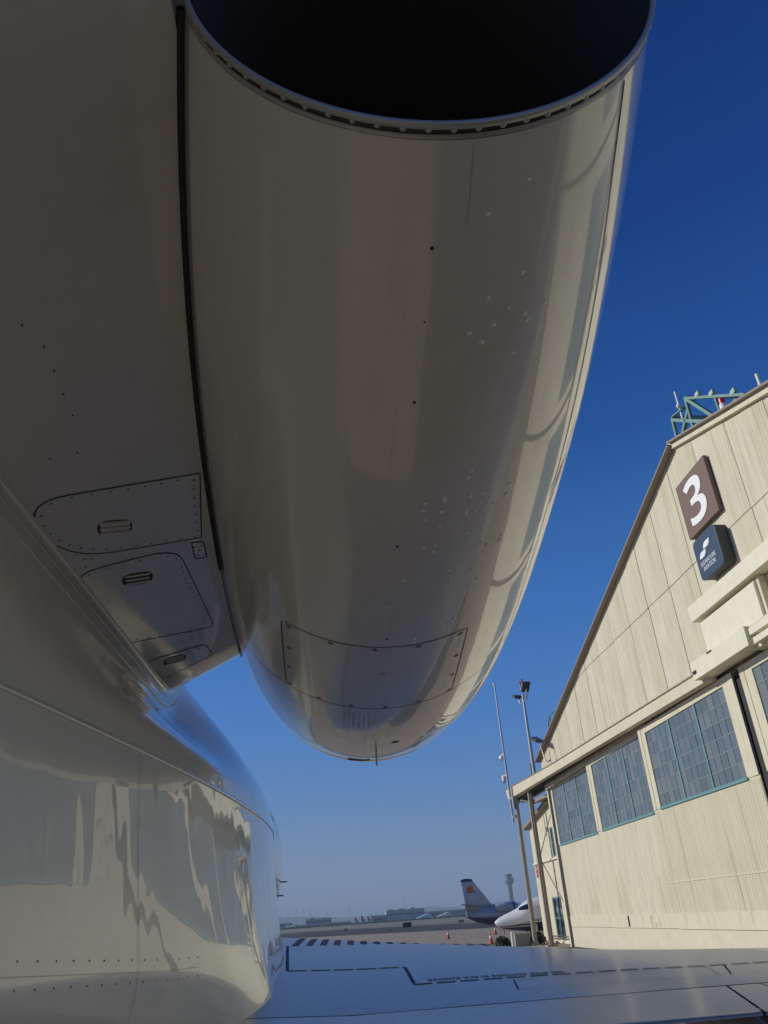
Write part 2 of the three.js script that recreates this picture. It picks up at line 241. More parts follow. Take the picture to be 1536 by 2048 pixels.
{ // drain holes along the keel, drain mast at the chin, small filled fastener heads
  const disc = (r, s, t, mat, name, h = .002, sq = 1) => { const n = nacN(t * D2R), p = nacP(s, t * D2R).addScaledVector(n, .0006); jpart(name, new THREE.CylinderGeometry(r, r, h, 18).scale(1, 1, sq).applyQuaternion(new THREE.Quaternion().setFromUnitVectors(V(0, 1, 0), n)).translate(p.x, p.y, p.z), mat, nac); };
  for (const [s, t, r] of [[.22, .2, .0042], [.642, -.6, .0042], [1.299, -1.3, .005], [2.026, -1.5, .006], [2.428, -1.4, .012], [.398, 0, .002], [3.768, 6.9, .024]]) disc(r, s, t, M.black, 'drain_hole');
  disc(.085, 4.52, -7, M.black, 'drain_hole', .004, .55);
  { const p = nacP(4.079, -.1 * D2R); jpart('drain_mast', bar(p.clone().add(V(0, .01, 0)), p.clone().add(V(0, -.075, -.02)), .012, .05), M.paint, nac); }
  const heads = [[.107, 21.4], [.158, 12.1], [.316, 22.8], [.355, 14.6], [.397, 20.2], [.424, 30.7], [.43, 25], [.432, 16.7], [.442, 10.8], [.475, 14.1], [.54, 23.1], [.453, 25.7], [.953, 16.1], [.983, 15.6], [1.057, 9.6], [1.068, 9.9], [1.07, 4.7], [1.106, 4.4], [1.125, 9.3], [1.156, 5.4], [1.203, 9.4], [1.149, 16.3], [1.134, 20.2], [1.117, 23.6], [1.172, 19.1], [1.165, 16.3], [1.287, 17.8], [1.316, 8.9], [1.353, 8.7], [1.32, 5.8], [1.461, 18.6], [1.511, 14.1], [1.528, 1.5], [1.588, 15], [1.562, 21.5], [1.403, 23.7], [2.049, 7.1], [2.09, 6.9], [1.735, -2.6], [1.979, 16.9], [1.95, 18.7], [1.187, 21.5], [1.078, 16.8], [1.088, 20.8], [1.106, 28.9], [1.156, 28.5], [1.175, 24.9], [1.385, 22.9], [1.425, 25.2], [1.415, 29.8], [1.445, 29.5], [1.662, 24]], hs = [];                          // cowl station in metres, angle from the keel
  for (const [st, deg] of heads) { const t = deg * D2R, n = nacN(t), p = nacP(st, t).addScaledVector(n, .0004), r = .0046 + .0022 * rnd() + .0012 * st; hs.push(new THREE.SphereGeometry(r, 12, 8).scale(1, .38, 1).applyQuaternion(new THREE.Quaternion().setFromUnitVectors(V(0, 1, 0), n)).translate(p.x, p.y, p.z)); }
  jpart('fastener_heads', hs, M.head, nac, 'scattered small pale fastener heads on the cowl', 'stuff');
}

// pylon
const pylY = (x) => 3.18 + .57 * (x + .96);
const pylLE = (x) => lerp(-4.03, -4.10, (x + .96) / .4);
const sealX = (z) => { let lo = -1, hi = .1; const s = clamp((z - NE.z) / NA.z, .013, 4.4), c = NE.clone().addScaledVector(NA, s); for (let k = 0; k < 40; k++) { const m = (lo + hi) / 2; Math.hypot(m - c.x, pylY(m) - c.y) > nacR(s) ? lo = m : hi = m; } return lo; };
const pylEdge = (z) => z > -.9 ? sealX(-.9) - .012 : sealX(z) + .012;
const pyl = jpart('pylon', grid(150, 40, (u, v) => {
  const zz = u < .6 ? lerp(1.6, -4.05, u / .6) : u < .85 ? -4.2 : lerp(-4.05, 1.6, (u - .85) / .15), x = lerp(-1.25, pylEdge(zz), v), zl = pylLE(x), y0 = pylY(x), T = .17; let z, y;
  if (u < .6) { const t = u / .6; z = lerp(1.6, zl, t); y = y0; } else if (u < .85) { const f = (u - .6) / .25 * Math.PI; z = zl - .5 * Math.sin(f); y = y0 + T * (1 - Math.cos(f)); } else { z = lerp(zl, 1.6, (u - .85) / .15); y = y0 + 2 * T; }
  y += .0008 * noise(x * 4, z * 2.2, 1.7) + .0004 * noise(x * 9, z * 5, 4);
  return [x, y, z];
}, false, (u, v) => [u * 12, v * 1.2]), M.paint, jet, 'white engine pylon with vented access panels on its underside');
{
  const DN = V(.57, -1, 0).normalize(), P = (x, z) => V(x, pylY(x), z), line = (pts, w, closed = true) => { const q = closed ? [...pts, pts[0], pts[1]] : pts; return ribbon(q.map((k) => P(k[0], k[1])), q.map(() => DN), w, .0026); };
  const rounded = (c, r, n = 7) => { const o = []; c.forEach((p, i) => { const a = c[(i + c.length - 1) % c.length], b = c[(i + 1) % c.length], rr = Array.isArray(r) ? r[i] : r; const d = (q) => { const L = Math.hypot(q[0] - p[0], q[1] - p[1]), k = Math.min(rr, L * .48) / L; return [p[0] + (q[0] - p[0]) * k, p[1] + (q[1] - p[1]) * k]; }; const A = d(a), B = d(b); for (let k = 0; k <= n; k++) { const t = k / n; o.push([(1 - t) ** 2 * A[0] + 2 * t * (1 - t) * p[0] + t * t * B[0], (1 - t) ** 2 * A[1] + 2 * t * (1 - t) * p[1] + t * t * B[1]]); } }); return o; };
  const plate = (o, lift) => { const c = o.reduce((a, p) => [a[0] + p[0] / o.length, a[1] + p[1] / o.length], [0, 0]); return grid(o.length, 3, (a, b) => { const p = o[Math.round(a * o.length) % o.length], q = P(lerp(c[0], p[0], b), lerp(c[1], p[1], b)).addScaledVector(DN, lift); return [q.x, q.y, q.z]; }, true); };
  const panels = [
    { c: [[-.478, -2.378], [-.93, -2.09], [-.97, -2.30], [-.90, -2.53], [-.545, -2.815]], r: [.004, .11, .14, .11, .004], v: [-.778, -2.447, .115], d: [-.085, .083], name: 'A' },
    { c: [[-.635, -2.80], [-.965, -2.60], [-.985, -3.36], [-.63, -3.73]], r: [.12, .12, .06, .06], v: [-.80, -2.872, .118], d: [-.087, .080], name: 'B' },
    { c: [[-.70, -3.88], [-.955, -3.68], [-.96, -4.02], [-.69, -4.08]], r: [.04, .06, .05, .03], v: [-.847, -3.856, .115], d: [-.074, .097], name: 'C' },
    { c: [[-.584, -2.815], [-.543, -2.855], [-.552, -3.0], [-.593, -2.958]], r: [.012, .012, .012, .012], name: 'D' }];
  for (const k of panels) {
    const o = rounded(k.c, k.r); const pl = jpart('access_panel', plate(o, .0014), M.paint, pyl); jpart('panel_gap', line(o, .0045), M.sealant, pyl);
    // screws set in a row inside the edge
    const cx = o.reduce((a, p) => a + p[0], 0) / o.length, cz = o.reduce((a, p) => a + p[1], 0) / o.length, rv = []; let acc = 0;
    for (let i = 0; i < o.length; i++) { const a = o[i], b = o[(i + 1) % o.length], L = Math.hypot(a[0] - b[0], a[1] - b[1]); let t = 0; while (acc + (L - t) >= .062) { t += .062 - acc; acc = 0; const x = lerp(a[0], b[0], t / L), z = lerp(a[1], b[1], t / L), d = Math.hypot(x - cx, z - cz), q = P(x + (cx - x) / d * .022, z + (cz - z) / d * .022).addScaledVector(DN, .0016); rv.push(new THREE.CylinderGeometry(.0042, .0042, .0016, 10).applyQuaternion(new THREE.Quaternion().setFromUnitVectors(V(0, 1, 0), DN)).translate(q.x, q.y, q.z)); } acc += L - t; }
    jpart('panel_screws', rv, M.screw, pyl, undefined, 'stuff');
    if (k.v) { // louvred vent: dark slots between rounded slats, laid along the panel
      const [vx, vz, w] = k.v, ex = [.0866 / .118, -.080 / .118], ez = [-.22, -.975], at = (a, b) => [vx + ex[0] * a + ez[0] * b, vz + ex[1] * a + ez[1] * b];
      const cap = (wx, wz, c, lift) => plate(rounded([at(-wx, c - wz), at(wx, c - wz), at(wx, c + wz), at(-wx, c + wz)], wz * .95), lift);
      jpart('vent_slot', cap(w / 2 + .006, .046, 0, .0022), M.black, pyl);
      for (const c of [-.029, 0, .029]) { const A = at(-w * .40, c), B = at(w * .40, c), a = P(A[0], A[1]).addScaledVector(DN, .003), b = P(B[0], B[1]).addScaledVector(DN, .003), g = new THREE.CapsuleGeometry(k.name === 'A' ? .0105 : .0058, a.distanceTo(b), 4, 10).applyQuaternion(new THREE.Quaternion().setFromUnitVectors(V(0, 1, 0), b.clone().sub(a).normalize())).translate((a.x + b.x) / 2, (a.y + b.y) / 2, (a.z + b.z) / 2); jpart('vent_slat', g, M.paint, pyl); }
    }
  }
  const dots = [[-.731, -1.437], [-.712, -1.528], [-.718, -1.621], [-.724, -1.715], [-.729, -1.809], [-.763, -1.972], [-.828, -1.943], [-.89, -2.57], [-.915, -2.60], [-.905, -2.545], [-.925, -2.93], [-.905, -3.03], [-.925, -3.21], [-.93, -3.11]];
  jpart('fastener_heads', dots.map(([x, z]) => { const q = P(x, z).addScaledVector(DN, .001); return new THREE.CylinderGeometry(.0027, .0027, .003, 12).applyQuaternion(new THREE.Quaternion().setFromUnitVectors(V(0, 1, 0), DN)).translate(q.x, q.y, q.z); }), M.black, pyl, undefined, 'stuff');
  // black rubber seal where the pylon meets the nacelle
  const seal = [], seam = []; for (let i = 0; i <= 60; i++) { const z = lerp(-.86, -3.17, i / 60); seal.push(sealPt(z)); } for (let i = 0; i <= 20; i++) seam.push(sealPt(lerp(-3.17, -4.35, i / 20)));
  function sealPt(z) { const x = sealX(z); return V(x - .004, pylY(x) - .001, z); }
  jpart('rubber_seal', tube(seal, .0115, 160, 8), M.rubber, pyl);
  jpart('panel_seam', tube(seam, .003, 60, 6), M.sealant, pyl);
  // fillet into the fuselage, a strip with raised edges
  const fil = (t, z) => { const a = [-.944, pylY(-.944) - .003], c = [-.972, 3.168], b = [-.957, 3.085], u = 1 - t; return V(u * u * a[0] + 2 * u * t * c[0] + t * t * b[0] + (t === 1 ? -.008 : 0), u * u * a[1] + 2 * u * t * c[1] + t * t * b[1] + (t === 0 ? .008 : 0), z); };
  const filz = (u) => lerp(1.6, -4.50, u), filLift = (u) => { const d = clamp((-4.02 - filz(u)) / .5, 0, 1); return .17 * (1 - Math.sqrt(1 - d * d)); };
  const fl = jpart('fillet', grid(120, 14, (u, v) => { const p = fil(v, filz(u)); return [p.x, p.y + filLift(u), p.z]; }, true), M.paint, pyl);
  for (const t of [.03, .55, .97]) { const p = []; for (let i = 0; i <= 60; i++) { const q = fil(t, filz(i / 60)); q.y += filLift(i / 60) - .001; p.push(q); } jpart('fillet_edge', tube(p, .0038, 140, 6), M.paint, fl); }
}

// wing
const WX = [-.9, -.5, 0, .5, 1, 1.5, 2, 2.5, 3.2, 9], WC = [1.923, 1.887, 1.843, 1.8, 1.761, 1.723, 1.685, 1.665, 1.651, 1.75], WG = [1.659, 1.642, 1.622, 1.625, 1.627, 1.629, 1.628, 1.623, 1.618, 1.72], WT = [1.594, 1.596, 1.597, 1.599, 1.6, 1.606, 1.611, 1.61, 1.606, 1.70];
const wzg = (X) => X < 3.2 ? -4.2 + .03 * X : -4.104 + (X - 3.2) * .42, wzc = (X) => X < 3.2 ? -9.2 + .83 * (X + .9) : -5.797 + (X - 3.2) * .62, wzt = (X) => X < 3.2 ? -3.4 + .03 * X : -3.304 + (X - 3.2) * .4;
const wingY = (X, z) => { const zg = wzg(X), zc = wzc(X), t = clamp((z - zg) / (zc - zg), 0, 1), yg = interp(X, WX, WG), yc = interp(X, WX, WC); return yg + (yc - yg) * (1 - Math.pow(1 - t, 1.6)); };
const wing = jpart('wing', grid(90, 70, (u, v) => {
  const X = lerp(-1.2, 9, Math.pow(u, 1.4)), zg = wzg(X), zc = wzc(X), nose = .9; let z, y;
  if (v < .6) { z = lerp(zg, zc, v / .6); y = wingY(X, z); } else if (v < .8) { const f = (v - .6) / .2 * Math.PI * .75; z = zc - nose * Math.sin(f); y = interp(X, WX, WC) - .17 * (1 - Math.cos(f)); } else { const f = Math.PI * .75, t = (v - .8) / .2; z = lerp(zc - nose * Math.sin(f), zg, t); y = lerp(interp(X, WX, WC) - .17 * (1 - Math.cos(f)), interp(X, WX, WG) - .10, t); }
  y += v < .62 ? .0009 * noise(X * 1.6, z * 1.6, 7) : 0;
  return [X, y, z];
}, true, (u, v) => [u * 10, v * 8]), M.wing, jet, 'grey wing top with a dashed walkway border');
const flapG = (x0f, x1f) => grid(60, 24, (u, v) => { // upper skin, rounded trailing edge, lower skin
  let f = v < .45 ? v / .45 : v < .55 ? 1 : (1 - v) / .45; const X = lerp(x0f(f), x1f(f), u), zg = wzg(X) + .006, zt = wzt(X), z = lerp(zg, zt, f), yt = lerp(interp(X, WX, WG) - .0015, interp(X, WX, WT), f), th = lerp(.10, .012, f); return [X, v < .5 ? yt  : yt - th, z]; }, false, (u, v) => [u * 3, v * .8]);
const jx = (f) => lerp(1.748, 1.535, f), jx2 = (f) => lerp(1.905, 1.80, f);
jpart('flap', flapG(() => -.75, (f) => jx(f) - .006), M.wing, wing);
jpart('flap', flapG((f) => jx(f) + .006, (f) => jx2(f) - .005), M.wing, wing);
jpart('flap', flapG((f) => jx2(f) + .005, () => 4.4), M.wing, wing);
jpart('flap_cove', ribbon(Array.from({ length: 40 }, (_, i) => { const X = lerp(-.7, 4.4, i / 39); return V(X, interp(X, WX, WG) - .035, wzg(X) + .003); }), Array.from({ length: 40 }, () => V(0, 1, 0)), .03, 0), M.wing, wing);
{ const g = new THREE.SphereGeometry(1, 40, 20).scale(.14, .13, .62).translate(1.62, 1.455, -3.72); jpart('flap_track_fairing', g, M.wing, wing); }
const wq = (x0, z0, x1, z1, w, lift = .0022) => { const n = 10, p = [], N = []; for (let i = 0; i <= n; i++) { const X = lerp(x0, x1, i / n), z = lerp(z0, z1, i / n); p.push(V(X, wingY(X, z), z)); N.push(V(0, 1, 0)); } return ribbon(p, N, w, lift); };
const dashes = (x0, z0, x1, z1, len, gap, w) => { const L = Math.hypot(x1 - x0, z1 - z0); for (let d = 0; d < L; d += len + gap) { const e = Math.min(L, d + len); jpart('border_dash', wq(lerp(x0, x1, d / L), lerp(z0, z1, d / L), lerp(x0, x1, e / L), lerp(z0, z1, e / L), w), M.mark, wing); } };
dashes(-.534, -7.46, -.412, -5.73, .11, .04, .022); dashes(-.41, -5.71, .339, -5.69, .125, .022, .034); dashes(.339, -5.67, .341, -4.95, .085, .016, .02); dashes(.335, -4.925, 4.2, -5.08, .105, .026, .030);
for (let k = 0; k < 15; k++) { const X = -.475 + k * .118, zc = wzc(X); jpart('ice_stripe', wq(X, -7.5 - (X + .5) * .33, X, zc - .0, .06), M.stripe, wing); }
for (const q of [[.876, -4.84, .835, -4.51, .008], [.835, -4.51, 1.884, -4.505, .004], [.876, -4.84, 1.99, -4.93, .004], [1.99, -4.945, 1.884, -4.51, .003], [2.111, -4.97, 1.95, -4.525, .008], [1.95, -4.525, 3.2, -4.5, .003]]) jpart('panel_seam', wq(...q), M.sealant, wing);
const font = await new FontLoader().loadAsync('fonts/droid/droid_sans_bold.typeface.json');
const fontR = await new FontLoader().loadAsync('fonts/droid/droid_sans_regular.typeface.json');
const text = (s, size, depth, f = font) => { const g = new TextGeometry(s, { font: f, size, depth, curveSegments: 5, bevelEnabled: false }); g.computeBoundingBox(); const b = g.boundingBox; return g.translate(-(b.min.x + b.max.x) / 2, -(b.min.y + b.max.y) / 2, 0); };
{ // walkway lettering, read from ahead of the wing, so upside down from here
  const g = text('NO STEP OUTSIDE BLACK BORDER', .034, .0008, fontR); const b = g.boundingBox, k = .775 / (b.max.x - b.min.x);
  g.scale(k, 2.1, 1); const p = g.attributes.position; for (let i = 0; i < p.count; i++) { const X = .812 - p.getX(i), z = -5.045 + p.getY(i), l = p.getZ(i); p.setXYZ(i, X, wingY(X, z) + .0018 + l, z); } g.computeVertexNormals();
  jpart('lettering', g, M.mark, wing, 'dark lettering on the wing walkway');
}

// ---------------------------------------------------------------- hangar (local frame: x along the door wall, z out of it)
const HG = V(11.8515, 0, -47.0184), HT = -Math.acos(.0287);
const HX = V(.0287, 0, .99959), HZ = V(-.99959, 0, .0287), HW = (u, h, o) => HG.clone().addScaledVector(HX, u).add(V(0, h, 0)).addScaledVector(HZ, o);
const hangar = thing('hangar', 'cream corrugated aircraft hangar with sliding doors and teal mullioned windows', 'hangar', HG, HT);
const UC = 23.4, PEAK = 17.0, EAVE = 10.15, HALF = 24.8, EAVE_R = 9.1, eaveOf = (s) => s < 0 ? EAVE : EAVE_R, roofY = (u) => PEAK - Math.abs(u - UC) * (PEAK - eaveOf(u - UC)) / HALF;
function corr(u0, u1, b, t, pitch, amp, z, phase = 0) {  // corrugated sheet between u0 and u1, from height b(u) to t(u)
  const us = []; const n = Math.max(2, Math.round((u1 - u0) / pitch) * 6); for (let i = 0; i <= n; i++) us.push(lerp(u0, u1, i / n));
  return grid(n, 2, (a, v) => { const u = us[Math.round(a * n)], w = Math.cos((u / pitch + phase) * 2 * Math.PI); return [u, lerp(b(u), t(u), v), z + amp * Math.sign(w) * Math.pow(Math.abs(w), .6)]; }, false, (a, v, q) => [q[0], q[1]]);
}
const uvm = (g) => { const p = g.attributes.position, n = g.attributes.normal, uv = g.attributes.uv; for (let i = 0; i < p.count; i++) { const ax = Math.abs(n.getX(i)), ay = Math.abs(n.getY(i)); ax > .7 ? uv.setXY(i, p.getZ(i), p.getY(i)) : ay > .7 ? uv.setXY(i, p.getX(i), p.getZ(i)) : uv.setXY(i, p.getX(i), p.getY(i)); } return g; };
const hb = (u0, u1, h0, h1, z0, z1) => uvm(box(u1 - u0, h1 - h0, z1 - z0, (u0 + u1) / 2, (h0 + h1) / 2, (z0 + z1) / 2));
// gable sheets, two courses, each sheet lapped and set a little differently
const GZ = -.3;
for (let k = 0; k < 46; k++) {
  const w = 2 * HALF / 46, u0 = UC - HALF + k * w, u1 = u0 + w + .02, z = GZ + (k % 2) * .012 + (rnd() - .5) * .01;
  const seamH = 12.62 + (rnd() - .5) * .05;
  const lo = (u) => 8.3, mid = (u) => Math.min(seamH, roofY(u) - .05), top = (u) => roofY(u) - .02;
  mesh('wall_sheet', corr(u0, u1, lo, mid, .155, .0085, z), creams[k % 4], hangar);
  if (roofY(u0) > seamH || roofY(u1) > seamH) mesh('wall_sheet', corr(u0, u1, (u) => Math.min(seamH - .06, roofY(u) - .03), top, .155, .0085, z + .022), creams[(k + 2) % 4], hangar);
}
{ // roof, rake trim, rear body
  for (const s of [-1, 1]) {
    const a = V(UC, PEAK + .02, 0), b = V(UC + s * (HALF + .35), eaveOf(s) - .08, 0), dx = b.x - a.x, dy = b.y - a.y, L = Math.hypot(dx, dy), ang = Math.atan2(dy, dx);
    const slab = (t, z0, z1, lift) => new THREE.BoxGeometry(L, t, z1 - z0).translate(L / 2, lift, (z0 + z1) / 2).rotateZ(ang).translate(a.x, a.y, 0);
    mesh('roof', uvm(slab(.10, -56, -.38, .02)), trim, hangar);
    mesh('rake_trim', uvm(slab(.07, -.38, .03, .055)), trim, hangar);
    mesh('rake_board', uvm(slab(.20, -.36, -.12, -.085)), creamPlain, hangar);
    mesh('side_wall', hb(UC + s * HALF - .12, UC + s * HALF + .12, 0, eaveOf(s) - .1, -55.8, -.4), creamPlain, hangar);
  }
  mesh('rear_wall', hb(UC - HALF + .2, UC + HALF - .2, 0, EAVE_R - .2, -55.8, -55.5), creamPlain, hangar);
  mesh('door_threshold', hb(-1.2, 48.2, .004, .02, -1.1, .3), dark, hangar);
  mesh('interior_shade_sheet', hb(-1.2, 48.2, .02, 8.6, -1.5, -1.3), dark, hangar);  // added dark sheet, shade of the unlit interior put into its colour
}
{ // door head fascia with its soffit, reaching past the corner to carry the doors
  const poly2 = (pts, z0, z1) => uvm(new THREE.ExtrudeGeometry(new THREE.Shape(pts.map((p) => new THREE.Vector2(p[0], p[1]))), { depth: z1 - z0, bevelEnabled: false }).translate(0, 0, z0));
  mesh('door_head_fascia', poly2([[-8.7, 8.79], [22.4, 8.33], [22.4, 8.72], [3.2, 9.06], [-9.2, 9.47]], .02, .35), creamPlain, hangar);
  mesh('fascia_cap', poly2([[-9.25, 9.475], [3.2, 9.065], [22.2, 8.725], [22.2, 8.765], [3.2, 9.105], [-9.25, 9.515]], -.05, .39), trim, hangar);
  mesh('door_head_fascia', poly2([[25.6, 8.33], [56, 8.79], [56.4, 9.47], [44, 9.06], [25.6, 8.72]], .02, .35), creamPlain, hangar);
  mesh('soffit', poly2([[-8.9, 8.70], [56, 8.70], [56, 8.76], [-8.9, 8.76]], -1.25, .015), creamPlain, hangar);
  mesh('door_track', [hb(-8.6, 55.8, 8.5, 8.69, -.36, -.31), hb(-8.6, 55.8, 8.5, 8.69, -.61, -.56), hb(-8.6, 55.8, 8.5, 8.69, -.09, -.05)], dark, hangar);
}
// sliding door leaves with mullioned windows
const paneMats = [[.150, .178, .182], [.130, .158, .166], [.172, .198, .198], [.112, .140, .150]].map((c, i) => new THREE.MeshPhysicalMaterial({ color: rgb(...c), roughness: .28 + .05 * i, clearcoat: .4, clearcoatRoughness: .2, side: THREE.DoubleSide }));
const muntinMat = std(rgb(.085, .105, .11), .6), leadMat = std(rgb(.21, .25, .25), .6);
function leaf(u0, u1, w0, w1, h0, h1, z, top, fine, single) {
  const flat = (a, b, c, d, dz = 0) => hb(a, b, c, d, z - .06, z + dz);
  const d = mesh('hangar_door', [flat(u0, w0, h0 - .02, top), flat(w1, u1, h0 - .02, top), flat(w0, w1, h1, top), flat(u0, u1, .02, h0 - .02, -.02)], creamPlain, hangar);
  mesh('door_sheet', corr(u0 + .03, u1 - .03, () => 1.5, () => h0 - .1, fine ? .13 : .19, fine ? .006 : .012, z + .004), creams[fine ? 0 : 1], d);
  mesh('kick_plate', hb(u0 + .02, u1 - .02, .03, .98, z - .015, z + .022), creamPlain, d);
  mesh('kick_plate', hb(u0 + .02, u1 - .02, 1.0, 1.52, z - .015, z + .026), creamPlain, d);
  mesh('edge_strip', flat(u0, u0 + .28, h0 - .015, top - .02, .018), creamPlain, d); mesh('edge_strip', flat(u1 - .28, u1, h0 - .015, top - .02, .018), creamPlain, d);
  mesh('window_sill', hb(w0 - .03, w1 + .03, h0 - .07, h0 + .02, z - .05, z + .04), M.teal, d);
  const nc = 15, nr = 6, pw = (w1 - w0) / nc, ph = (h1 - h0) / nr, pg = new THREE.BoxGeometry(pw - .026, ph - .024, .012), mer = [];
  mesh('window_backing', hb(w0, w1, h0, h1, z - .12, z - .06), muntinMat, d);
  for (let i = 0; i < nc; i++) for (let j = 0; j < nr; j++) {
    const x = w0 + (i + .5) * pw, y = h0 + (j + .5) * ph;
    if (i < single) { const p = mesh('pane', pg, paneMats[Math.floor(rnd() * 3.6)], d); p.position.set(x, y, z - .045 + (rnd() - .5) * .006); p.rotation.set((rnd() - .5) * .02, (rnd() - .5) * .02, 0); } else mer.push(pg.clone().translate(x, y, z - .045));
  }
  if (mer.length) mesh('panes', mer, paneMats[0], d).userData.kind = 'stuff';
  for (let j = 1; j < nr; j++) mesh('muntin', hb(w0, w1, h0 + j * ph - .014, h0 + j * ph + .014, z - .05, z - .028), leadMat, d);
  for (const k of [5, 10]) mesh('mullion', hb(w0 + k * pw - .05, w0 + k * pw + .05, h0 + .03, h1, z - .05, z - .004), M.teal, d);
  return d;
}
leaf(-.98, 7.3, -.67, 6.2, 5.19, 8.20, -.5, 8.40, true, 15);
leaf(6.95, 14.95, 7.66, 14.3, 5.16, 8.17, -.25, 8.36, true, 15);
leaf(14.95, 23.33, 15.62, 22.6, 5.18, 8.06, 0, 8.32, false, 15);
leaf(23.83, 32.2, 24.55, 31.5, 5.18, 8.06, 0, 8.32, false, 5);
leaf(32.2, 40.2, 32.9, 39.5, 5.16, 8.17, -.25, 8.46, true, 0);
leaf(39.9, 48.1, 40.8, 47.7, 5.19, 8.20, -.5, 8.50, true, 0);
mesh('gap_shade_strip', hb(23.36, 23.80, .03, 8.30, -.2, -.10), dark, hangar);  // dark strip across the open door gap, the shade inside painted as colour
mesh('door_seam_plate', [hb(14.9, 23.3, 2.54, 2.575, .0, .022)], creamPlain, hangar);
{ // rust streaks and vent slot on the second leaf
  mesh('vent_slot', hb(8.95, 9.12, 1.05, 1.48, -.22, -.21), dark, hangar);
  const rust = std(rgb(.30, .14, .05), .9); for (const [u, h, l] of [[11.7, 1.48, .5], [12.15, 1.22, .18], [12.6, 1.25, .2]]) mesh('rust_streak', grid(2, 10, (a, b) => [u + (a - .5) * .05 * (1 - b * .5) + .012 * noise(b * 6, u, 0), h - l * b, -.2215]), rust, hangar);
}
{ // door gear housing over the middle: upper band, corrugated box, projecting trough, rails
  mesh('housing_band', hb(22.48, 36, 10.32, 10.86, -.26, .42), creamPale, hangar);
  const bx = mesh('housing_box', hb(22.78, 26.45, 9.02, 10.19, -.25, .27), creamPale, hangar);
  mesh('housing_sheet', corr(22.8, 26.43, () => 9.05, () => 10.16, .13, .008, .29), creamPale, bx);
  mesh('housing_post', hb(26.45, 26.6, 9.1, 10.3, -.2, .2), creamPlain, hangar);
  mesh('door_trough', hb(22.02, 25.78, 8.44, 9.02, .02, .6), creamPale, hangar);
  mesh('trough_bracket', hb(22.1, 22.3, 8.62, 8.72, .61, .64), dark, hangar);
  mesh('trough_bracket', hb(23.3, 23.62, 8.96, 9.0, .601, .625), dark, hangar);
  mesh('door_rail', hb(25.8, 36, 8.72, 8.92, .2, .5), creamPale, hangar);
  mesh('door_rail', hb(26.0, 36, 8.40, 8.58, .3, .55), creamPale, hangar);
  mesh('recess_wall', hb(26.62, 36, 8.95, 10.3, -.24, -.05), creamPlain, hangar);
  mesh('rail_plate', hb(25.8, 36, 8.95, 9.0, -.2, .45), creamPlain, hangar);  // thin cream plate over the door rails
}
{ // lean-to annex past the corner, set back from the doors
  const z = -1.5; const top = (u) => lerp(7.41, 8.13, (u + 9.17) / 5.07);
  const wallShape = new THREE.Shape([[-11.4, 0], [-1.2, 0], [-1.2, 8.5], [-4.1, 8.13], [-9.17, 7.41], [-11.4, 7.1]].map((p) => new THREE.Vector2(...p)));
  const hole = (a, b, c, d) => wallShape.holes.push(new THREE.Path([[a, c], [b, c], [b, d], [a, d]].map((p) => new THREE.Vector2(...p))));
  hole(-8.05, -5.95, .22, 2.6); hole(-6.2, -4.85, 4.85, 6.6);
  const an = mesh('annex_wall', uvm(new THREE.ExtrudeGeometry(wallShape, { depth: .2, bevelEnabled: false }).translate(0, 0, z - .2)), creamPlain, hangar);
  mesh('annex_end_wall', hb(-11.4, -11.2, 0, 7, -4.3, -1.72), creamPlain, hangar);
  mesh('annex_roof', new THREE.ExtrudeGeometry(new THREE.Shape([[-11.9, 7.03], [-1.2, 8.55], [-1.2, 8.75], [-11.9, 7.23]].map((p) => new THREE.Vector2(...p))), { depth: 3.2, bevelEnabled: false }).translate(0, 0, -4.35), trim, hangar);
  for (const [a, b, c, d] of [[-8.05, -5.95, .22, 2.6], [-6.2, -4.85, 4.85, 6.6]]) {
    const f = mesh('window_frame', [hb(a, a + .12, c, d, z - .12, z - .02), hb(b - .12, b, c, d, z - .12, z - .02), hb(a + .12, b - .12, c, c + .1, z - .12, z - .02), hb(a + .12, b - .12, d - .1, d, z - .12, z - .02), hb((a + b) / 2 - .04, (a + b) / 2 + .04, c + .1, d - .1, z - .12, z - .03), hb(a + .12, b - .12, (c + d) / 2 - .03, (c + d) / 2 + .03, z - .12, z - .035)], M.teal, an);
    for (let i = 0; i < 2; i++) for (let j = 0; j < 2; j++) mesh('pane', hb(lerp(a, b, .5 * i) + .1, lerp(a, b, .5 * i + .5) - .1, lerp(c, d, .5 * j) + .06, lerp(c, d, .5 * j + .5) - .06, z - .1, z - .085), c < 1 ? M.glassDark : paneMats[1], f);
  }
  if (true) { const bl = []; for (let k = 0; k < 9; k++) bl.push(hb(-7.85 + k * .2, -7.72 + k * .2, .35, 2.5, z - .25, z - .22)); mesh('curtain', bl, creamPale, an); }
  mesh('ledge', hb(-11.3, -1.1, 4.7, 4.8, z + .002, z + .12), creamPale, an);
  mesh('ledge', hb(-10.5, -1.2, .02, .14, z + .002, z + .1), creamPale, an);
  mesh('pipe', [bar(V(-10, .28, z + .1), V(-1.3, .28, z + .1), .05, .05, true), bar(V(-10, .42, z + .1), V(-1.3, .42, z + .1), .04, .04, true)], trim, an);
  mesh('downpipe', bar(V(-2.2, .05, z + .15), V(-2.2, 8.3, z + .15), .16, .16, true), trim, an);
  mesh('soffit_bracket', [bar(V(-4.4, 8.0, -.2), V(-1.5, 8.2, -1.1), .18), bar(V(-7.2, 8.5, .1), V(-4.4, 8.0, -1.3), .10)], trim, hangar);
}

